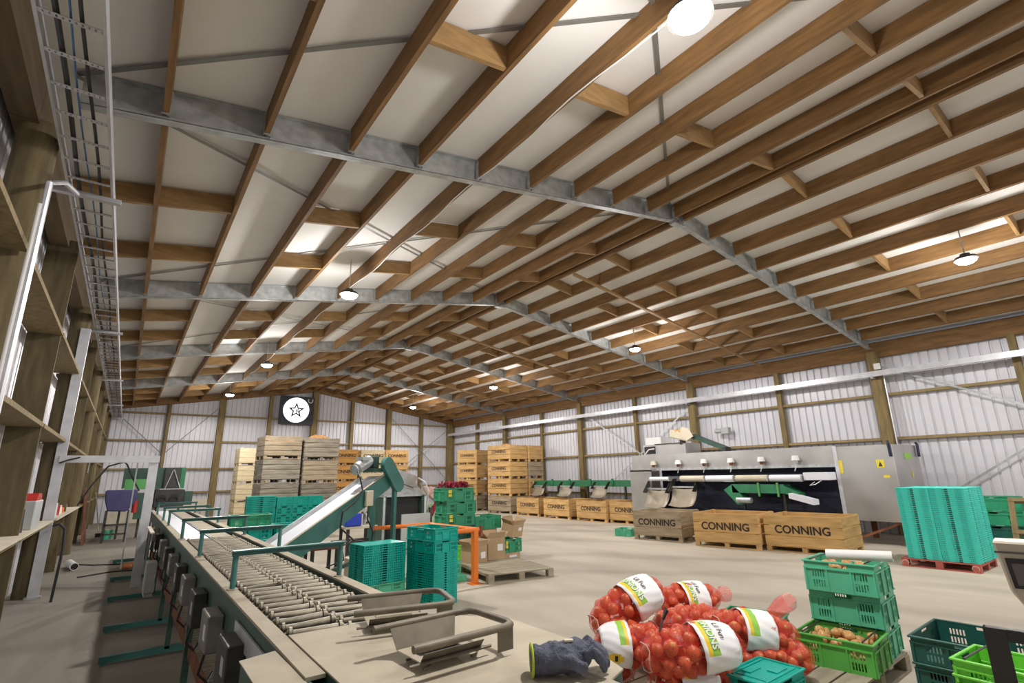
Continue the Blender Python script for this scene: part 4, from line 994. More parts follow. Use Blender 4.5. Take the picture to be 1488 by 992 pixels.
# hook brackets on the table
def bracket(name, loc, rz, lab, mirror=1, tilt=0):
    o = thing(name, lab, 'bracket', loc, rz, 'tubular brackets on the end table'); o.rotation_euler = (0, tilt, rz)
    MB().tube([(-.22, .15, .10), (.16, .15, .10), (.20, .135, .10), (.215, .10, .10), (.215, -.10, .10), (.20, -.135, .10), (.16, -.15, .10), (-.22, -.15, .10)], .013, 10).build('tube_frame', M['rtube'], o, True)
    MB().box(-.15, .10, -.085, .095, .028, .032).build('tray_floor', M['dusty'], o)
    MB().add([(-.15, .095, .03), (.10, .095, .03), (.13, .14, .10), (-.16, .14, .10), (-.15, .099, .03), (.10, .099, .03), (.13, .144, .10), (-.16, .144, .10)], [(0, 1, 2, 3), (7, 6, 5, 4), (0, 4, 5, 1), (2, 6, 7, 3), (0, 3, 7, 4), (1, 5, 6, 2)]).build('rear_plate', M['rtube'], o)
    MB().add([(-.15, -.075, .03), (.10, -.075, .03), (.10, -.10, .062), (-.15, -.10, .062), (-.15, -.079, .03), (.10, -.079, .03), (.10, -.104, .062), (-.15, -.104, .062)], [(0, 1, 2, 3), (7, 6, 5, 4), (0, 4, 5, 1), (2, 6, 7, 3), (0, 3, 7, 4), (1, 5, 6, 2)]).box(.13, .20, -.15, -.145, .02, .10).build('front_plate', M['rtube'], o)
    MB().cyl((-.11, 0, .04), (.05, 0, .042), .009, None, 8).build('spindle', M['roller'], o)
    MB().box(-.12, .06, -.022, .022, .0322, .033).build('slot', M['black'], o)
    for x_, y_ in ((-.1, .06), (-.1, -.06), (.1, .06), (.1, -.06)):
        MB().tube([(x_, y_, .035), (x_, y_, .012), (x_ - .01, y_ - .006, .006), (x_ - .035, y_ - .01, .006)], .005, 6).build('hook_foot', M['rtube'], o)
    MB().cyl((-.2, -.09, .03), (.14, -.09, .03), .006, None, 6).build('hook_rod', M['rtube'], o)
    return o
bracket('tube_bracket', (1.045, 1.86, 1.004), R(3), 'U-shaped tube bracket with sheet tray, the nearer on the dusty table')
bracket('tube_bracket', (1.09, 2.36, 1.004), R(-14), 'U-shaped tube bracket with sheet tray, the farther on the dusty table')
# glove
t = thing('work_glove', 'blue-grey knitted work glove lying at the edge of the dusty table', 'glove', (1.28, 1.45, 1.004), R(-32)); t.scale = (1, 1.1, 1.5)
mb = MB().ball((0, 0, .035), .058, 14, 10, .55).ball((-.045, .005, .034), .05, 12, 8, .6).ball((.03, .01, .036), .055, 12, 8, .6).prism_x([(.046 * math.cos(R(d)), .031 + .03 * math.sin(R(d))) for d in range(0, 360, 24)], -.12, -.03)
for k, (y_, l_) in enumerate(((.045, .075), (.018, .088), (-.012, .08), (-.04, .062))):
    mb.tube([(.05, y_, .04), (.05 + l_ * .45, y_ * 1.1, .055), (.05 + l_ * .8, y_ * 1.1, .04), (.05 + l_, y_ * 1.1 + .004, .02)], .0135, 10); mb.ball((.05 + l_, y_ * 1.1 + .004, .02), .0135, 8, 6)
mb.tube([(-.03, -.04, .035), (.0, -.075, .04), (.035, -.085, .03)], .0155, 10).ball((.035, -.085, .03), .0155, 8, 6)
g = mb.build('glove_body', M['cloth'], t, True)
rmd = g.modifiers.new('knit', 'REMESH'); rmd.mode = 'VOXEL'; rmd.voxel_size = .005; rmd.use_smooth_shade = True
sm = g.modifiers.new('soft', 'SMOOTH'); sm.iterations = 4
tx = bpy.data.textures.new('creases', 'CLOUDS'); tx.noise_scale = .03
dsp = g.modifiers.new('crease', 'DISPLACE'); dsp.texture = tx; dsp.strength = .014; dsp.texture_coords = 'LOCAL'
MB().tube([(-.121, .046 * math.cos(R(d)), .031 + .031 * math.sin(R(d))) for d in range(0, 361, 20)], .0045, 6).build('cuff', M['hivis'], t, True, label='lime green cuff edge')
MB().box(-.01, .02, -.012, .006, .066, .07).build('cuff_tag', M['ply'], t)

# ---------------------------------------------------------------- inclined elevator
t = thing('belt_elevator', 'teal green inclined belt elevator with motor head and white belt', 'elevator', (1.81, 7.79, 0), R(25))
S = .4845
def ez(x_): return .74 + S * x_
x0, x1 = -.42, 2.12
MB().prism_y([(x0, ez(x0)), (x1, ez(x1)), (x1, ez(x1) - .30), (x0, ez(x0) - .35)], 0, .012).build('near_side_panel', M['teal_paint'], t)
MB().prism_y([(x0, ez(x0) + .004), (x1 - .1, ez(x1 - .1) + .004), (x1 - .1, ez(x1 - .1) - .006), (x0, ez(x0) - .006)], -.02, .02).build('near_side_lip', M['dusty'], t)
MB().prism_y([(x0, ez(x0) + .03), (x1 - .25, ez(x1 - .25) + .03), (x1 - .25, ez(x1 - .25) - .33), (x0, ez(x0) - .35)], .42, .43).build('far_side_panel', M['galv'], t, label='grey far side panel')
MB().prism_y([(x0, ez(x0) - .045), (x1 - .1, ez(x1 - .1) - .045), (x1 - .1, ez(x1 - .1) - .055), (x0, ez(x0) - .055)], .02, .415).build('belt', M['belt'], t)
MB().prism_y([(x0, ez(x0) - .2), (x1, ez(x1) - .2), (x1, ez(x1) - .3), (x0, ez(x0) - .35)], .02, .415).build('under_tray', M['green_paint'], t)
def stadium(p, q, r_, y0, y1, n=10):
    p = Vector(p); q = Vector(q); d = (q - p).normalized(); a0 = math.atan2(d.y, d.x)
    pts = [(q.x + r_ * math.cos(a0 + th), q.y + r_ * math.sin(a0 + th)) for th in [-math.pi / 2 + math.pi * i / n for i in range(n + 1)]]
    pts += [(p.x + r_ * math.cos(a0 + th), p.y + r_ * math.sin(a0 + th)) for th in [math.pi / 2 + math.pi * i / n for i in range(n + 1)]]
    return MB().prism_y(pts, y0, y1)
stadium((1.98, 1.86), (2.26, 1.52), .125, -.09, .0).build('drive_guard', M['teal_paint'], t, False, .006)
MB().box(1.72, 2.05, .0, .42, 1.74, 1.80).build('head_plate', M['green_paint'], t)
mo = MB().cyl((1.52, .2, 1.80), (1.80, .2, 1.93), .095, None, 20).cyl((1.46, .2, 1.77), (1.52, .2, 1.80), .09, .06, 20).build('motor', M['galv'], t, True)
mb = MB()
for k in range(14):
    a_ = 2 * math.pi * k / 14; mb.bar((1.54, .2 + .1 * math.cos(a_), 1.81 + .1 * math.sin(a_)), (1.78, .2 + .1 * math.cos(a_), 1.92 + .1 * math.sin(a_)), .006, .012)
mb.build('cooling_fins', M['galv'], mo)
MB().box(1.56, 1.74, .12, .28, 1.93, 1.985).build('terminal_box', M['plastic_grey'], mo)
MB().box(1.80, 1.92, .08, .32, 1.80, 2.0).build('gearbox', M['green_paint'], t, False, .012)
MB().box(2.17, 2.24, -.06, -.0, 0, 1.55).box(2.17, 2.24, .42, .48, 0, 1.55).build('head_legs', M['teal_paint'], t)
MB().bar((.2, -.03, .22), (2.2, -.03, .52), .04, .05).build('brace', M['green_paint'], t)
MB().box(-.2, -.14, 0, .43, 0, .40).build('foot', M['green_paint'], t)
MB().box(1.50, 1.66, -.07, -.02, 1.20, 1.44).build('switch_box', M['cream'], t, False, .008)
MB().tube([(1.46, .12, 1.76), (1.38, -.02, 1.66), (1.42, -.05, 1.45), (1.30, -.05, 1.30), (1.02, -.06, 1.15), (.98, -.07, .92), (1.25, -.08, .72), (1.7, -.08, .62), (1.95, -.08, .50)], .014, 8).build('motor_cable', M['cable'], t, True)
MB().tube([(1.58, -.04, 1.2), (1.55, -.06, 1.0), (1.68, -.07, .8), (1.66, -.06, .55)], .012, 8).build('switch_cable', M['cable'], t, True)
MB().tube([(1.25, -.08, .70), (1.0, -.1, .66), (1.06, -.1, .46), (.7, -.1, .40), (.6, -.08, .1)], .012, 8).build('floor_cable', M['cable'], t, True)
# packing machine behind the elevator head
t = thing('packing_machine', 'dark green packing machine with a stainless hopper behind the elevator head', 'machine', (4.86, 11.6, 0)); t.scale = (.88, 1, 1)
MB().box(0, .06, 0, 1.0, 0, 1.22).box(1.08, 1.14, 0, 1.0, 0, 1.22).box(0, 1.14, .95, 1.0, 0, 1.22).build('frame_panels', M['green_paint'], t)
MB().prism_x([(0, 1.2), (.0, 1.24), (.55, 1.5), (1.0, 1.5), (1.0, 1.2)], -.02, 1.16).build('sloped_hood', M['galv'], t)
MB().box(.06, 1.08, .12, .16, .1, 1.18).build('dark_chute', M['black'], t)
MB().box(-.03, .02, -.03, .0, 0, 1.2).box(1.14, 1.19, -.03, 0, 0, 1.2).build('door_edge', M['galv2'], t)
MB().cyl((.72, .5, 1.30), (.78, .46, 1.48), .20, .27, 28).cyl((.78, .46, 1.48), (.86, .42, 1.74), .275, .28, 28).build('hopper', M['stain'], t, True)
MB().bar((1.0, -.04, 1.50), (1.18, -.1, 1.2), .14, .02).build('foil_flap', M['chrome'], t)
MB().tube([(1.0, .1, 1.62), (1.18, .0, 1.5), (1.26, -.02, 1.3), (1.22, 0, .9)], .02, 8).build('air_hose', M['galv2'], t)
tag(MB().box(5.08, 5.78, 11.1, 11.14, .12, .84).box(5.1, 5.16, 11.0, 11.3, 0, .12).box(5.7, 5.76, 11.0, 11.3, 0, .12).build('grey_panel', M['plastic_grey'], None), 'plain light grey panel standing before the packing machine', 'panel')
tag(MB().box(5.82, 5.88, 11.2, 11.26, 0, .95).build('dark_upright', M['dark']), 'dark upright beside the light grey panel', 'post')
# bench clutter below the elevator
t = thing('work_stand', 'dark steel stand with tools and tubes under the elevator', 'stand', (3.62, 10.2, 0))
for x_, y_ in ((-.05, 0), (.45, 0), (-.05, .4), (.45, .4)): MB().box(x_ - .025, x_ + .025, y_ - .025, y_ + .025, 0, .78).build('leg', M['dark'], t)
MB().box(-.12, .52, -.05, .45, .70, .74).build('shelf', M['ply'], t)
MB().box(-.3, .5, .1, .2, .45, .5).build('rail', M['dark'], t)
MB().cyl((.3, .1, .74), (.3, .1, 1.35), .03, None, 10).cyl((.15, .1, 1.2), (.42, .05, 1.3), .02, None, 8).bar((.2, .05, 1.1), (.4, .05, .8), .03, .03).build('tube_arm', M['galv'], t)
MB().box(.06, .2, .0, .1, .9, 1.15).build('valve', M['chrome'], t, False, .01)
tag(MB().prism([(3.50, 10.16), (3.82, 10.16), (3.78, 10.46), (3.54, 10.46)], .745, .98).build('blue_tub', M['bluecup'], None, False, .02), 'bright blue plastic tub on the stand under the elevator', 'tub')
tag(lumpy(MB().box(3.62, 3.98, 9.55, 9.85, 0, .50).build('feed_sack', M['labelwhite'], None, True), .06, 5, lv=2), 'white sack standing on the floor below the blue tub', 'sack')
t = thing('bench_scale', 'round dial on a pale box under the elevator', 'scale', (3.3, 8.95, 0))
MB().box(-.16, .16, -.12, .12, 0, .38).build('scale_body', M['cream'], t, False, .02)
MB().cyl((0, .06, .50), (0, .09, .50), .15, None, 24).build('dial', M['angle'], t)
MB().cyl((0, .05, .50), (0, .058, .50), .125, None, 24).build('dial_face', M['screen'], t)
MB().box(-.03, .03, .06, .1, .36, .42).build('neck', M['dark'], t)
t = thing('stool_frame', 'dark timber and steel trestle beyond the elevator foot', 'trestle', (2.85, 9.2, 0))
for x_ in (-.2, .2):
    for y_ in (0, .4): MB().box(x_ - .025, x_ + .025, y_ - .025, y_ + .025, 0, .5).build('leg', M['dark'], t)
MB().box(-.25, .25, -.05, .45, .5, .54).build('top_board', M['redwood'], t)

# ---------------------------------------------------------------- gantry by the left wall
t = thing('steel_gantry', 'pale galvanised steel gantry standing between left wall and roller table', 'gantry', (0, 10.88, 0))
MB().box(-.93, -.80, -.04, .04, 0, 4.15).build('tall_column', M['galv2'], t)
MB().box(-.87, .44, -.075, -.045, 1.96, 2.07).build('cross_beam', M['galv2'], t)
MB().box(.30, .43, -.04, .04, 0, 1.96).build('short_column', M['galv2'], t)
MB().box(-.96, -.77, -.07, .07, 0, .03).build('base_plate', M['galv'], t)
MB().box(-.5, -.49, -.03, 0, 1.8, 1.96).box(.13, .15, -.02, .02, .3, 1.96).build('drop_rod', M['galv'], t)
tag(MB().tube([(-.86, 10.74, 1.95), (-.75, 10.75, 2.0), (-.55, 10.85, 2.06)], .012, 6).tube([(-.55, 10.85, 1.3), (-.42, 10.86, 1.6), (-.25, 10.9, 1.9), (-.05, 10.9, 1.97), (.0, 10.9, 1.93), (.08, 10.9, 1.75), (.22, 10.9, 1.5)], .013, 6).build('power_cable', M['cable'], None, True), 'black cable looping under the gantry cross beam', 'cable')
tag(MB().tube([(-.78, 10.80, 1.02), (-.70, 10.6, 1.05), (-.62, 10.5, .98), (-.60, 10.45, .7), (-.62, 10.4, .0)], .018, 8).build('hose', M['cable'], None, True), 'black hose hooked on the gantry column and hanging to the floor', 'hose')
tag(MB().tube([(-.6, 14.6, .012), (-.3, 14.2, .012), (.2, 13.9, .012), (.5, 14.0, .012)], .012, 6).tube([(-.45, 12.6, .012), (0, 12.9, .012), (.5, 12.8, .012)], .012, 6).build('floor_cable', M['cable'], None, True), 'black cables lying across the shaded floor by the left wall', 'cable')
t = thing('drain_pipe', 'short white pipe with dark open end on the floor by the left wall', 'pipe', (-.62, 14.0, .075), R(100))
MB().cyl((-.35, 0, 0), (.35, 0, 0), .07, None, 20).build('pipe_wall', M['white'], t, True)
MB().cyl((-.352, 0, 0), (-.349, 0, 0), .058, None, 20).build('dark_bore', M['black'], t)
# bench along the left wall
tag(MB().box(-1.14, -.80, 3.0, 10.8, 1.075, 1.10).build('wall_shelf', M['ply']), 'long pale shelf board along the left wall in the foreground', 'shelf')
tag(MB().box(-1.14, -.78, 11.2, 16.4, 1.075, 1.10).build('wall_shelf', M['ply']), 'pale shelf board along the left wall beyond the gantry', 'shelf')
t = thing('tool_cabinet', 'grey box with a red lid on the left wall shelf', 'tool box', (-.97, 9.2, 1.10))
MB().box(-.13, .13, -.4, .3, 0, .34).build('box_body', M['plastic_grey'], t, False, .01)
MB().prism_x([(-.35, .34), (.2, .34), (.1, .42), (-.2, .43)], -.12, .12).build('red_lid', M['red'], t)
t = thing('sprayer', 'red and black machine part left of the grey box on the shelf', 'tool', (-.98, 8.45, 1.10))
MB().cyl((0, 0, 0), (0, 0, .26), .10, .09, 14).build('black_drum', M['dark'], t, True); MB().tube([(0, -.1, .05), (.05, -.16, .2), (.0, -.06, .33), (0, .06, .3)], .025, 8).build('red_tube', M['red'], t, True)
for i, (y_, mk, h_, lab) in enumerate(((12.0, 'white', .22, 'white container on the shelf just beyond the gantry'), (12.5, 'red', .16, 'red tin on the shelf beyond the gantry'), (12.95, 'white', .12, 'small white bottle beside the red tin'), (13.4, 'orange', .10, 'small orange can on the far shelf'), (14.0, 'cream', .14, 'cream jar at the far end of the shelf'))):
    tt = thing('container', lab, 'container', (-.93, y_, 1.10)); MB().cyl((0, 0, 0), (0, 0, h_), .07, .065, 14).build('vessel', M[mk], tt, True); MB().cyl((0, 0, h_), (0, 0, h_ + .04), .03, None, 10).build('cap', M['red' if mk == 'white' else 'white'], tt)
for k in range(4):
    tag(MB().bar((-.70 - .0 * k, 19.0 + k * .35, 0), (-.84, 19.1 + k * .35, 1.5 - .15 * k), .05, .2, up=(0, 1, 0)).build('plank', M['redwood']), f'reddish plank leaning on the left wall, {ordn(k)} from the camera', 'plank', 'planks leaning on the left wall')
t = thing('broom', 'broom leaning on the left wall near the far corner', 'broom', (-.55, 21.2, 0))
MB().cyl((-.12, 0, 1.35), (.12, 0, .1), .014, None, 8).build('handle', M['ply'], t); MB().box(.04, .26, -.05, .05, 0, .12).build('brush', M['dark'], t)
t = thing('bucket', 'pale bucket on the floor near the broom', 'bucket', (-.2, 20.4, 0))
MB().cyl((0, 0, 0), (0, 0, .26), .13, .16, 18).build('pail', M['mint'], t, True); MB().cyl((0, 0, .255), (0, 0, .265), .165, None, 18).build('rim', M['white'], t)
tag(MB().box(-.4, .75, 27.2, 27.25, 0, .45).build('ply_sheet', M['ply']), 'pale board leaning at the foot of the back wall, left end', 'board')
tag(MB().box(1.6, 3.1, 27.3, 27.36, .35, .85).box(1.7, 1.8, 27.3, 27.36, 0, .35).box(2.9, 3.0, 27.3, 27.36, 0, .35).build('board', M['ply']), 'pale board at the foot of the back wall beyond the roller table', 'board')
# old machine at the far left
t = thing('hopper_machine', 'old green and black hopper machine behind the gantry', 'machine', (0, 20.0, 0))
MB().box(-.05, .0, 0, 1.6, 1.45, 2.05).box(-.05, .75, 1.55, 1.6, 1.45, 2.08).box(.72, .76, 0, 1.6, 1.45, 1.8).build('left_hopper', M['green_paint'], t)
MB().box(.02, .70, 0, .04, 1.42, 1.72).build('bright_panel', M['lgreen'], t, label='bright green panel')
MB().box(.78, 1.0, 0, .9, 1.42, 2.06).box(1.0, 1.42, -.1, .9, 1.42, 2.06).build('right_hopper', M['green_paint'], t)
MB().box(1.02, 1.40, -.13, -.1, 1.45, 2.04).build('dark_front', M['dark'], t)
MB().box(1.43, 1.56, -.1, .9, 1.42, 2.06).build('green_edge', M['fgreen'], t)
MB().tube([(1.05, -.16, 1.42), (1.2, -.18, 1.95), (1.23, -.18, 2.0), (1.45, -.16, 1.42)], .014, 6).build('wire_handle', M['galv2'], t)
MB().box(.80, 1.60, -.2, .8, .86, 1.38).build('black_head', M['dark'], t, False, .02)
for x_ in (1.0, 1.32): MB().cyl((x_, -.24, 1.12), (x_, -.2, 1.12), .13, None, 20).tube([(x_ + .12 * math.cos(R(d)), -.26, 1.06 + .1 * math.sin(R(d))) for d in range(10, 171, 20)], .016, 6).build('roller_mouth', M['black' if x_ < 1.1 else 'black'], t)
MB().box(1.62, 1.84, .0, .6, .8, 1.32).build('side_box', M['green_paint'], t)
MB().box(1.55, 2.05, -.05, .0, .86, .90).build('shelf', M['ply'], t)
MB().box(.35, .75, -.1, .3, .55, 1.3).build('green_gearbox', M['green_paint'], t); MB().cyl((.35, -.2, .75), (.35, -.2, 1.1), .07, None, 14).build('red_bottle', M['red'], t, True)
MB().bar((.05, -.2, 1.0), (.32, -.25, 1.5), .12, .03).build('grey_chute', M['galv'], t)
for x_ in (.0, .5, .9, 1.5): MB().box(x_ - .03, x_ + .03, .1, .16, 0, .9).build('leg', M['dark'], t)
t = thing('covered_hopper', 'low hopper under a dark purple cover at the far left', 'machine', (0, 19.3, 0))
MB().prism_y([(-.40, 1.42), (.36, 1.42), (.36, 1.1), (.16, .82), (-.28, .85), (-.38, 1.15)], -.3, .3).build('purple_cover', M['purple'], t, False, .03)
for x_ in (-.30, .22):
    for y_ in (-.25, .25): MB().box(x_ - .03, x_ + .03, y_ - .03, y_ + .03, 0, .85).build('leg', M['dark'], t)
for z_ in (.2, .45): MB().box(-.3, .22, -.28, -.24, z_, z_ + .05).build('rung', M['dark'], t)
tag(lumpy(MB().ball((.25, 13.1, .06), .10, 10, 7, .6).ball((.34, 13.3, .05), .09, 10, 7, .6).build('onion_skins', M['onion'], None, True), .04, 12), 'small heap of spilled onion skins under the roller table', 'onion skins', None, 'stuff')

# ---------------------------------------------------------------- stainless grading machine on the right
t = thing('grading_machine', 'long stainless steel grading machine along the right wall', 'machine', (13.8, 0, 0))
MB().box(0, 1.2, 5.55, 11.95, 1.76, 2.20).build('hood', M['stain'], t)
MB().prism_x([(5.55, 1.70), (12.0, 1.70), (12.0, 1.77), (5.55, 1.77)], -.02, .02).build('hood_lip', M['galv'], t)
for k in range(40):
    if k % 2 == 0: MB().box(-.03, -.015, 5.65 + k * .158, 5.69 + k * .158, 1.72, 1.75).build('lip_bolt', M['galv2'], t)
MB().box(-.28, -.25, 10.95, 11.82, .35, 1.72).box(-.28, .0, 10.95, 11.82, 1.68, 1.76).box(-.25, 1.2, 11.79, 11.82, .85, 1.72).build('left_end_panel', M['stain'], t)
MB().box(.45, .5, 5.6, 11.1, .5, 1.7).build('blue_inner_frame', M['navy'], t, label='dark blue inner framework')
MB().box(.35, .42, 5.6, 11.1, .62, .95).build('blue_lower_beam', M['navy'], t)
MB().box(-.10, 1.5, 4.36, 5.58, .50, 2.17).build('end_cabinet', M['stain'], t, False, .006, label='large plain stainless end cabinet')
MB().box(-.12, -.1, 5.50, 5.58, .5, 2.18).build('cabinet_post', M['galv2'], t)
MB().tube([(-.13, 4.42, 2.24), (-.16, 4.40, 2.18), (-.14, 4.40, 1.9)], .03, 8).build('blue_corner_guard', M['navy'], t)
MB().tube([(1.40, 4.34, 2.24), (1.42, 4.32, 2.18), (1.40, 4.32, 1.9)], .03, 8).build('blue_corner_guard', M['navy'], t)
s_ = MB().box(-.107, -.103, 4.56, 4.72, 1.66, 1.84).build('warning_sticker', M['yellow'], t, label='yellow warning sticker with a triangle')
MB().add([(-.109, 4.68, 1.69), (-.109, 4.60, 1.69), (-.109, 4.64, 1.80)], [(0, 1, 2)]).build('triangle', M['ink'], s_)
MB().box(-.107, -.103, 5.42, 5.5, 1.55, 1.85).build('warning_sticker', M['yellow'], t, label='yellow tag at the left edge of the cabinet')
MB().box(-.107, -.103, 4.50, 4.62, 1.44, 1.50).build('warning_sticker', M['yellow'], t, label='small yellow sticker')
MB().box(.55, 1.0, 4.352, 4.356, 1.85, 1.98).build('green_sticker', M['labelgreen'], t, label='bright green sticker on the cabinet side')
MB().box(.82, .87, 4.350, 4.356, 1.42, 1.58).build('yellow_tag', M['yellow'], t)
for x_, y_ in ((0, 4.4), (1.3, 4.4), (0, 5.5), (1.3, 5.5), (0, 8.2), (1.2, 8.2), (0, 11.8), (1.2, 11.8)):
    MB().box(x_ - .05, x_ + .05, y_ - .05, y_ + .05, 0, .52).build('leg', M['rust'], t, label='rusty brown leg')
MB().bar((0, 5.5, .05), (0, 4.45, .5), .05, .05).build('leg_brace', M['rust'], t); MB().bar((0, 7.0, .4), (0, 5.6, .15), .05, .05).build('leg_brace', M['rust'], t)
for k, y_ in enumerate((10.98, 10.03, 9.13, 8.27, 7.39, 6.49)):
    c = MB().cyl((-.10, y_, 1.88), (-.10, y_, 2.0), .10, .075, 18).build('spray_cup', M['white'] if k else M['ply'], t, True)
    MB().cyl((-.10, y_, 1.80), (-.10, y_, 1.88), .05, None, 12).build('copper_neck', M['rust' if k < 5 else 'galv'], c)
    MB().bar((-.1, y_, 1.94), (0, y_, 1.94), .03, .03).build('cup_arm', M['galv'], c)
    if k: MB().tube([(-.1, y_, 1.80), (-.08, y_ + .03, 1.7), (-.05, y_ + .08, 1.62)], .012, 6).build('tube', M['white'], c)
for k, (ya, yb) in enumerate(((10.9, 10.15), (9.75, 8.95), (8.9, 8.05), (7.98, 7.1), (7.05, 6.25))):
    r_ = MB().cyl((-.40, ya, 1.45), (-.40, yb, 1.45), .085 if k else .06, None, 18).build('white_roller', M['ply'] if k % 2 else M['belt'], t, True)
    MB().box(-.5, .1, yb - .03, yb + .0, 1.38, 1.52).build('roller_bracket', M['galv'], r_)
    MB().box(-.38, .4, yb + .02, ya - .02, 1.40, 1.41).build('roller_table_plate', M['dark'], r_)
MB().box(-.46, -.1, 5.6, 6.2, 1.40, 1.58).build('control_tray', M['belt'], t, False, .01)
MB().box(-.46, -.1, 8.0, 8.35, 1.36, 1.50).build('control_tray', M['galv2'], t, False, .01)
MB().tube([(-.42, 5.8, 1.4), (-.46, 5.95, 1.3), (-.4, 6.1, 1.28), (-.35, 6.0, 1.36)], .01, 6).build('loose_wire', M['white'], t)
def chute(ya, yb, x_, z_, parent, m_='stain', s=1.0):
    mb = MB(); n_ = 8; vs = []
    for i in range(n_ + 1):
        a_ = R(80) * i / n_; px = x_ - .30 * s * (1 - math.cos(a_)) - .05 * i / n_; pz = z_ - .50 * s * math.sin(a_) ** 1.0
        sag = .02 * math.sin(math.pi * i / n_)
        for j in range(5): vs.append((px, ya + (yb - ya) * (.0 + j / 4) * (1 - .06 * i / n_) + (ya - yb) * -.03 * i / n_, pz - .05 * s * math.sin(math.pi * j / 4)))
    fs = [(i * 5 + j, i * 5 + j + 1, (i + 1) * 5 + j + 1, (i + 1) * 5 + j) for i in range(n_) for j in range(4)]
    b = mb.add(vs, fs).build('curved_chute', M['chute'], parent, True, label='curved metal drop chute'); so = b.modifiers.new('sheet', 'SOLIDIFY'); so.thickness = .012
    MB().bar((x_, ya, z_ + .01), (x_, yb, z_ + .01), .03, .05).build('chute_rim', M['galv'], b)
    MB().prism_y([(x_ + .25 * s, z_ + .25 * s), (x_ + .05, z_ + .25 * s), (x_ - .25 * s, z_ - .1 * s), (x_ - .05 * s, z_ - .12 * s)], ya - .012, ya).prism_y([(x_ + .25 * s, z_ + .25 * s), (x_ + .05, z_ + .25 * s), (x_ - .25 * s, z_ - .1 * s), (x_ - .05 * s, z_ - .12 * s)], yb, yb + .012).build('chute_cheek', M['dark'], b)
    return b
chute(11.05, 10.2, -.40, 1.14, t); chute(10.1, 9.25, -.40, 1.2, t)
t = thing('cross_conveyor', 'green side conveyor with a white outlet tray inside the grading machine', 'conveyor', (13.35, 0, 0))
MB().box(-.03, .0, 6.7, 8.1, 1.08, 1.30).box(.3, .33, 6.7, 8.1, 1.08, 1.30).build('side_plates', M['fgreen'], t)
MB().box(0, .3, 6.7, 8.1, 1.24, 1.26).build('belt', M['dark'], t)
MB().prism_x([(8.1, 1.30), (8.35, 1.15), (8.0, .78), (7.7, .80), (7.9, 1.08)], -.03, .33).build('outlet_spout', M['fgreen'], t)
MB().prism_x([(6.7, 1.26), (6.35, 1.1), (6.35, .95), (6.7, 1.08)], -.03, .3).build('feed_spout', M['fgreen'], t)
MB().prism_x([(6.50, 1.10), (5.95, .96), (5.95, .84), (6.50, .98)], -.25, .05).build('white_tray', M['belt'], t)
MB().cyl((-.1, 7.55, .90), (-.1, 7.95, .90), .07, None, 16).build('motor', M['galv'], t, True)
for y_ in (6.85, 7.35): MB().box(-.06, -.02, y_ - .02, y_ + .02, 1.0, 1.34).build('stiffener', M['lgreen'], t)
for y_ in (6.8, 7.9): MB().box(.12, .18, y_ - .03, y_ + .03, 0, 1.08).build('leg', M['dark'], t)
t = thing('top_bin_hopper', 'stainless tray and white box on top of the grading machine', 'hopper', (14.3, 10.2, 2.20))
MB().box(.1, .9, 0, 1.7, 0, .36).build('tray_body', M['stain'], t); MB().box(.3, .9, 1.1, 1.75, .36, .62).build('white_box', M['white'], t)
MB().box(.08, .1, 1.2, 1.65, .06, .3).build('dark_opening', M['black'], t)
MB().tube([(.0, 1.6, .02), (.0, 1.4, .2), (.05, 1.2, .22)], .02, 6).build('hose', M['white'], t)
MB().bar((.08, .0, .36), (.08, 1.2, .36), .03, .03).build('tray_edge', M['dark'], t)
t = thing('feed_elevator', 'small green elevator with cream head on top of the grading machine', 'elevator', (14.5, 0, 0))
MB().bar((0, 8.85, 2.30), (0, 10.1, 2.82), .26, .12).build('elevator_arm', M['green_paint'], t)
MB().bar((-.1, 9.95, 2.70), (-.1, 10.65, 2.88), .36, .26).build('cream_head', M['cream'], t, False, .03)
MB().prism_x([(9.75, 2.72), (9.9, 2.98), (10.15, 3.05), (10.25, 2.75), (10.0, 2.6)], -.3, -.27).build('cream_side', M['cream'], t)
MB().box(-.14, .14, 8.78, 8.9, 2.2, 2.34).build('foot', M['dark'], t)
MB().box(-.1, .1, 10.3, 10.4, 2.5, 2.75).build('prop', M['dark'], t)
MB().ball((-.22, 10.25, 2.92), .07, 8, 6).ball((-.22, 10.4, 2.93), .07, 8, 6).ball((-.2, 10.55, 2.94), .06, 8, 6).build('onion_load', M['onion2'], t, True, kind='stuff')
# green belts with chutes farther back
t = thing('belt_line', 'green belt line with metal chutes above the far bins', 'conveyor', (15.0, 0, 0))
MB().box(0, .05, 12.3, 18.8, 1.15, 1.38).build('front_plate', M['fgreen'], t)
MB().box(.45, .5, 12.3, 18.8, 1.15, 1.38).build('rear_plate', M['fgreen'], t)
MB().box(.05, .45, 12.3, 18.8, 1.30, 1.32).build('belt', M['dark'], t)
MB().box(-.01, .5, 18.8, 18.86, .95, 1.36).build('end_plate', M['galv2'], t)
for y_ in (12.9, 14.0, 15.2, 16.4, 17.5): MB().box(-.04, .0, y_ - .05, y_ + .05, 1.2, 1.44).build('belt_clamp', M['fgreen'], t)
for y_ in (13.5, 15.5, 17.3, 18.6): MB().box(.1, .16, y_ - .03, y_ + .03, 0, 1.15).build('leg', M['dark'], t)
for ya in (18.5, 16.75, 14.8): chute(ya, ya - .75, -.25, 1.15, t, s=.72)
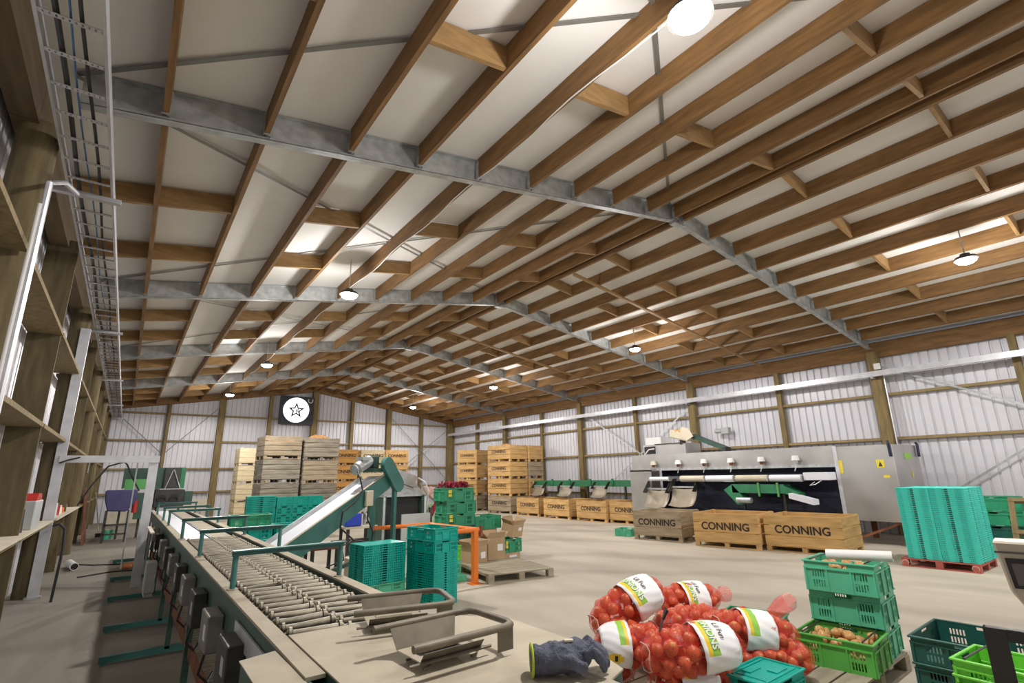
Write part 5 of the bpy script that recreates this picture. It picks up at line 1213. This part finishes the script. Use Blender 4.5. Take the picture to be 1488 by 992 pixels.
# right edge: timber frame, weighing head, steel stand
t = thing('slatted_rack', 'brown timber frame leaning at the right edge beside the turquoise crates', 'frame', (12.45, 2.45, 0), R(-85))
t.rotation_euler = (R(-38), 0, R(-85))
for x_ in (0, .36, .72, 1.1): MB().box(x_ - .04, x_ + .04, -.03, .03, 0, 1.35).build('upright', M['post'], t)
for z_ in (.0, .6, 1.27): MB().box(-.04, 1.14, -.035, .035, z_, z_ + .08).build('crosspiece', M['post'], t)
t = thing('weighing_head', 'cream weighing scale head with a smoked display at the right edge', 'scale', (2.35, .52, 1.41), R(-80))
MB().prism_y([(0, 0), (.45, 0), (.45, -.30), (.14, -.27), (.06, -.225), (.018, -.15)], 0, .12).build('housing', M['cream'], t, False, .006)
MB().prism_y([(.0, -.03), (.45, -.03), (.45, -.036), (.0, -.036)], -.004, 0).build('groove', M['screen'], t)
MB().prism_y([(.022, -.05), (.40, -.05), (.40, -.14), (.03, -.14)], -.005, 0).build('display_window', M['angle'], t)
MB().prism_y([(.035, -.065), (.13, -.065), (.13, -.13), (.04, -.13)], -.008, -.005).build('screen', M['screen'], t)
MB().prism_y([(.15, -.065), (.3, -.065), (.3, -.13), (.15, -.13)], -.008, -.005).build('keypad', M['belt'], t)
MB().cyl((.128, -.009, -.125), (.128, -.006, -.125), .009, None, 10).build('orange_lamp', M['orange'], t)
MB().prism_y([(.10, -.20), (.4, -.20), (.4, -.24), (.13, -.24)], -.005, 0).build('nameplate', M['screen'], t)
MB().cyl((.25, .06, -1.41), (.25, .06, -.28), .025, None, 12).cyl((.25, .06, -1.41), (.25, .06, -1.38), .16, None, 20).build('pole', M['angle'], t)
t = thing('steel_stand', 'dark angle steel stand corner at the lower right edge', 'stand', (1.66, .42, 0), R(-83))
MB().box(0, 1.0, -.003, .003, 1.265, 1.29).box(0, 1.0, 0, .02, 1.286, 1.29).build('top_bar', M['angle'], t)
MB().box(0, .04, -.006, -.002, 0, 1.29).box(0, .004, -.004, .012, 0, 1.29).build('leg', M['angle'], t)
MB().box(.95, 1.0, -.006, -.002, 0, 1.25).build('leg', M['angle'], t)
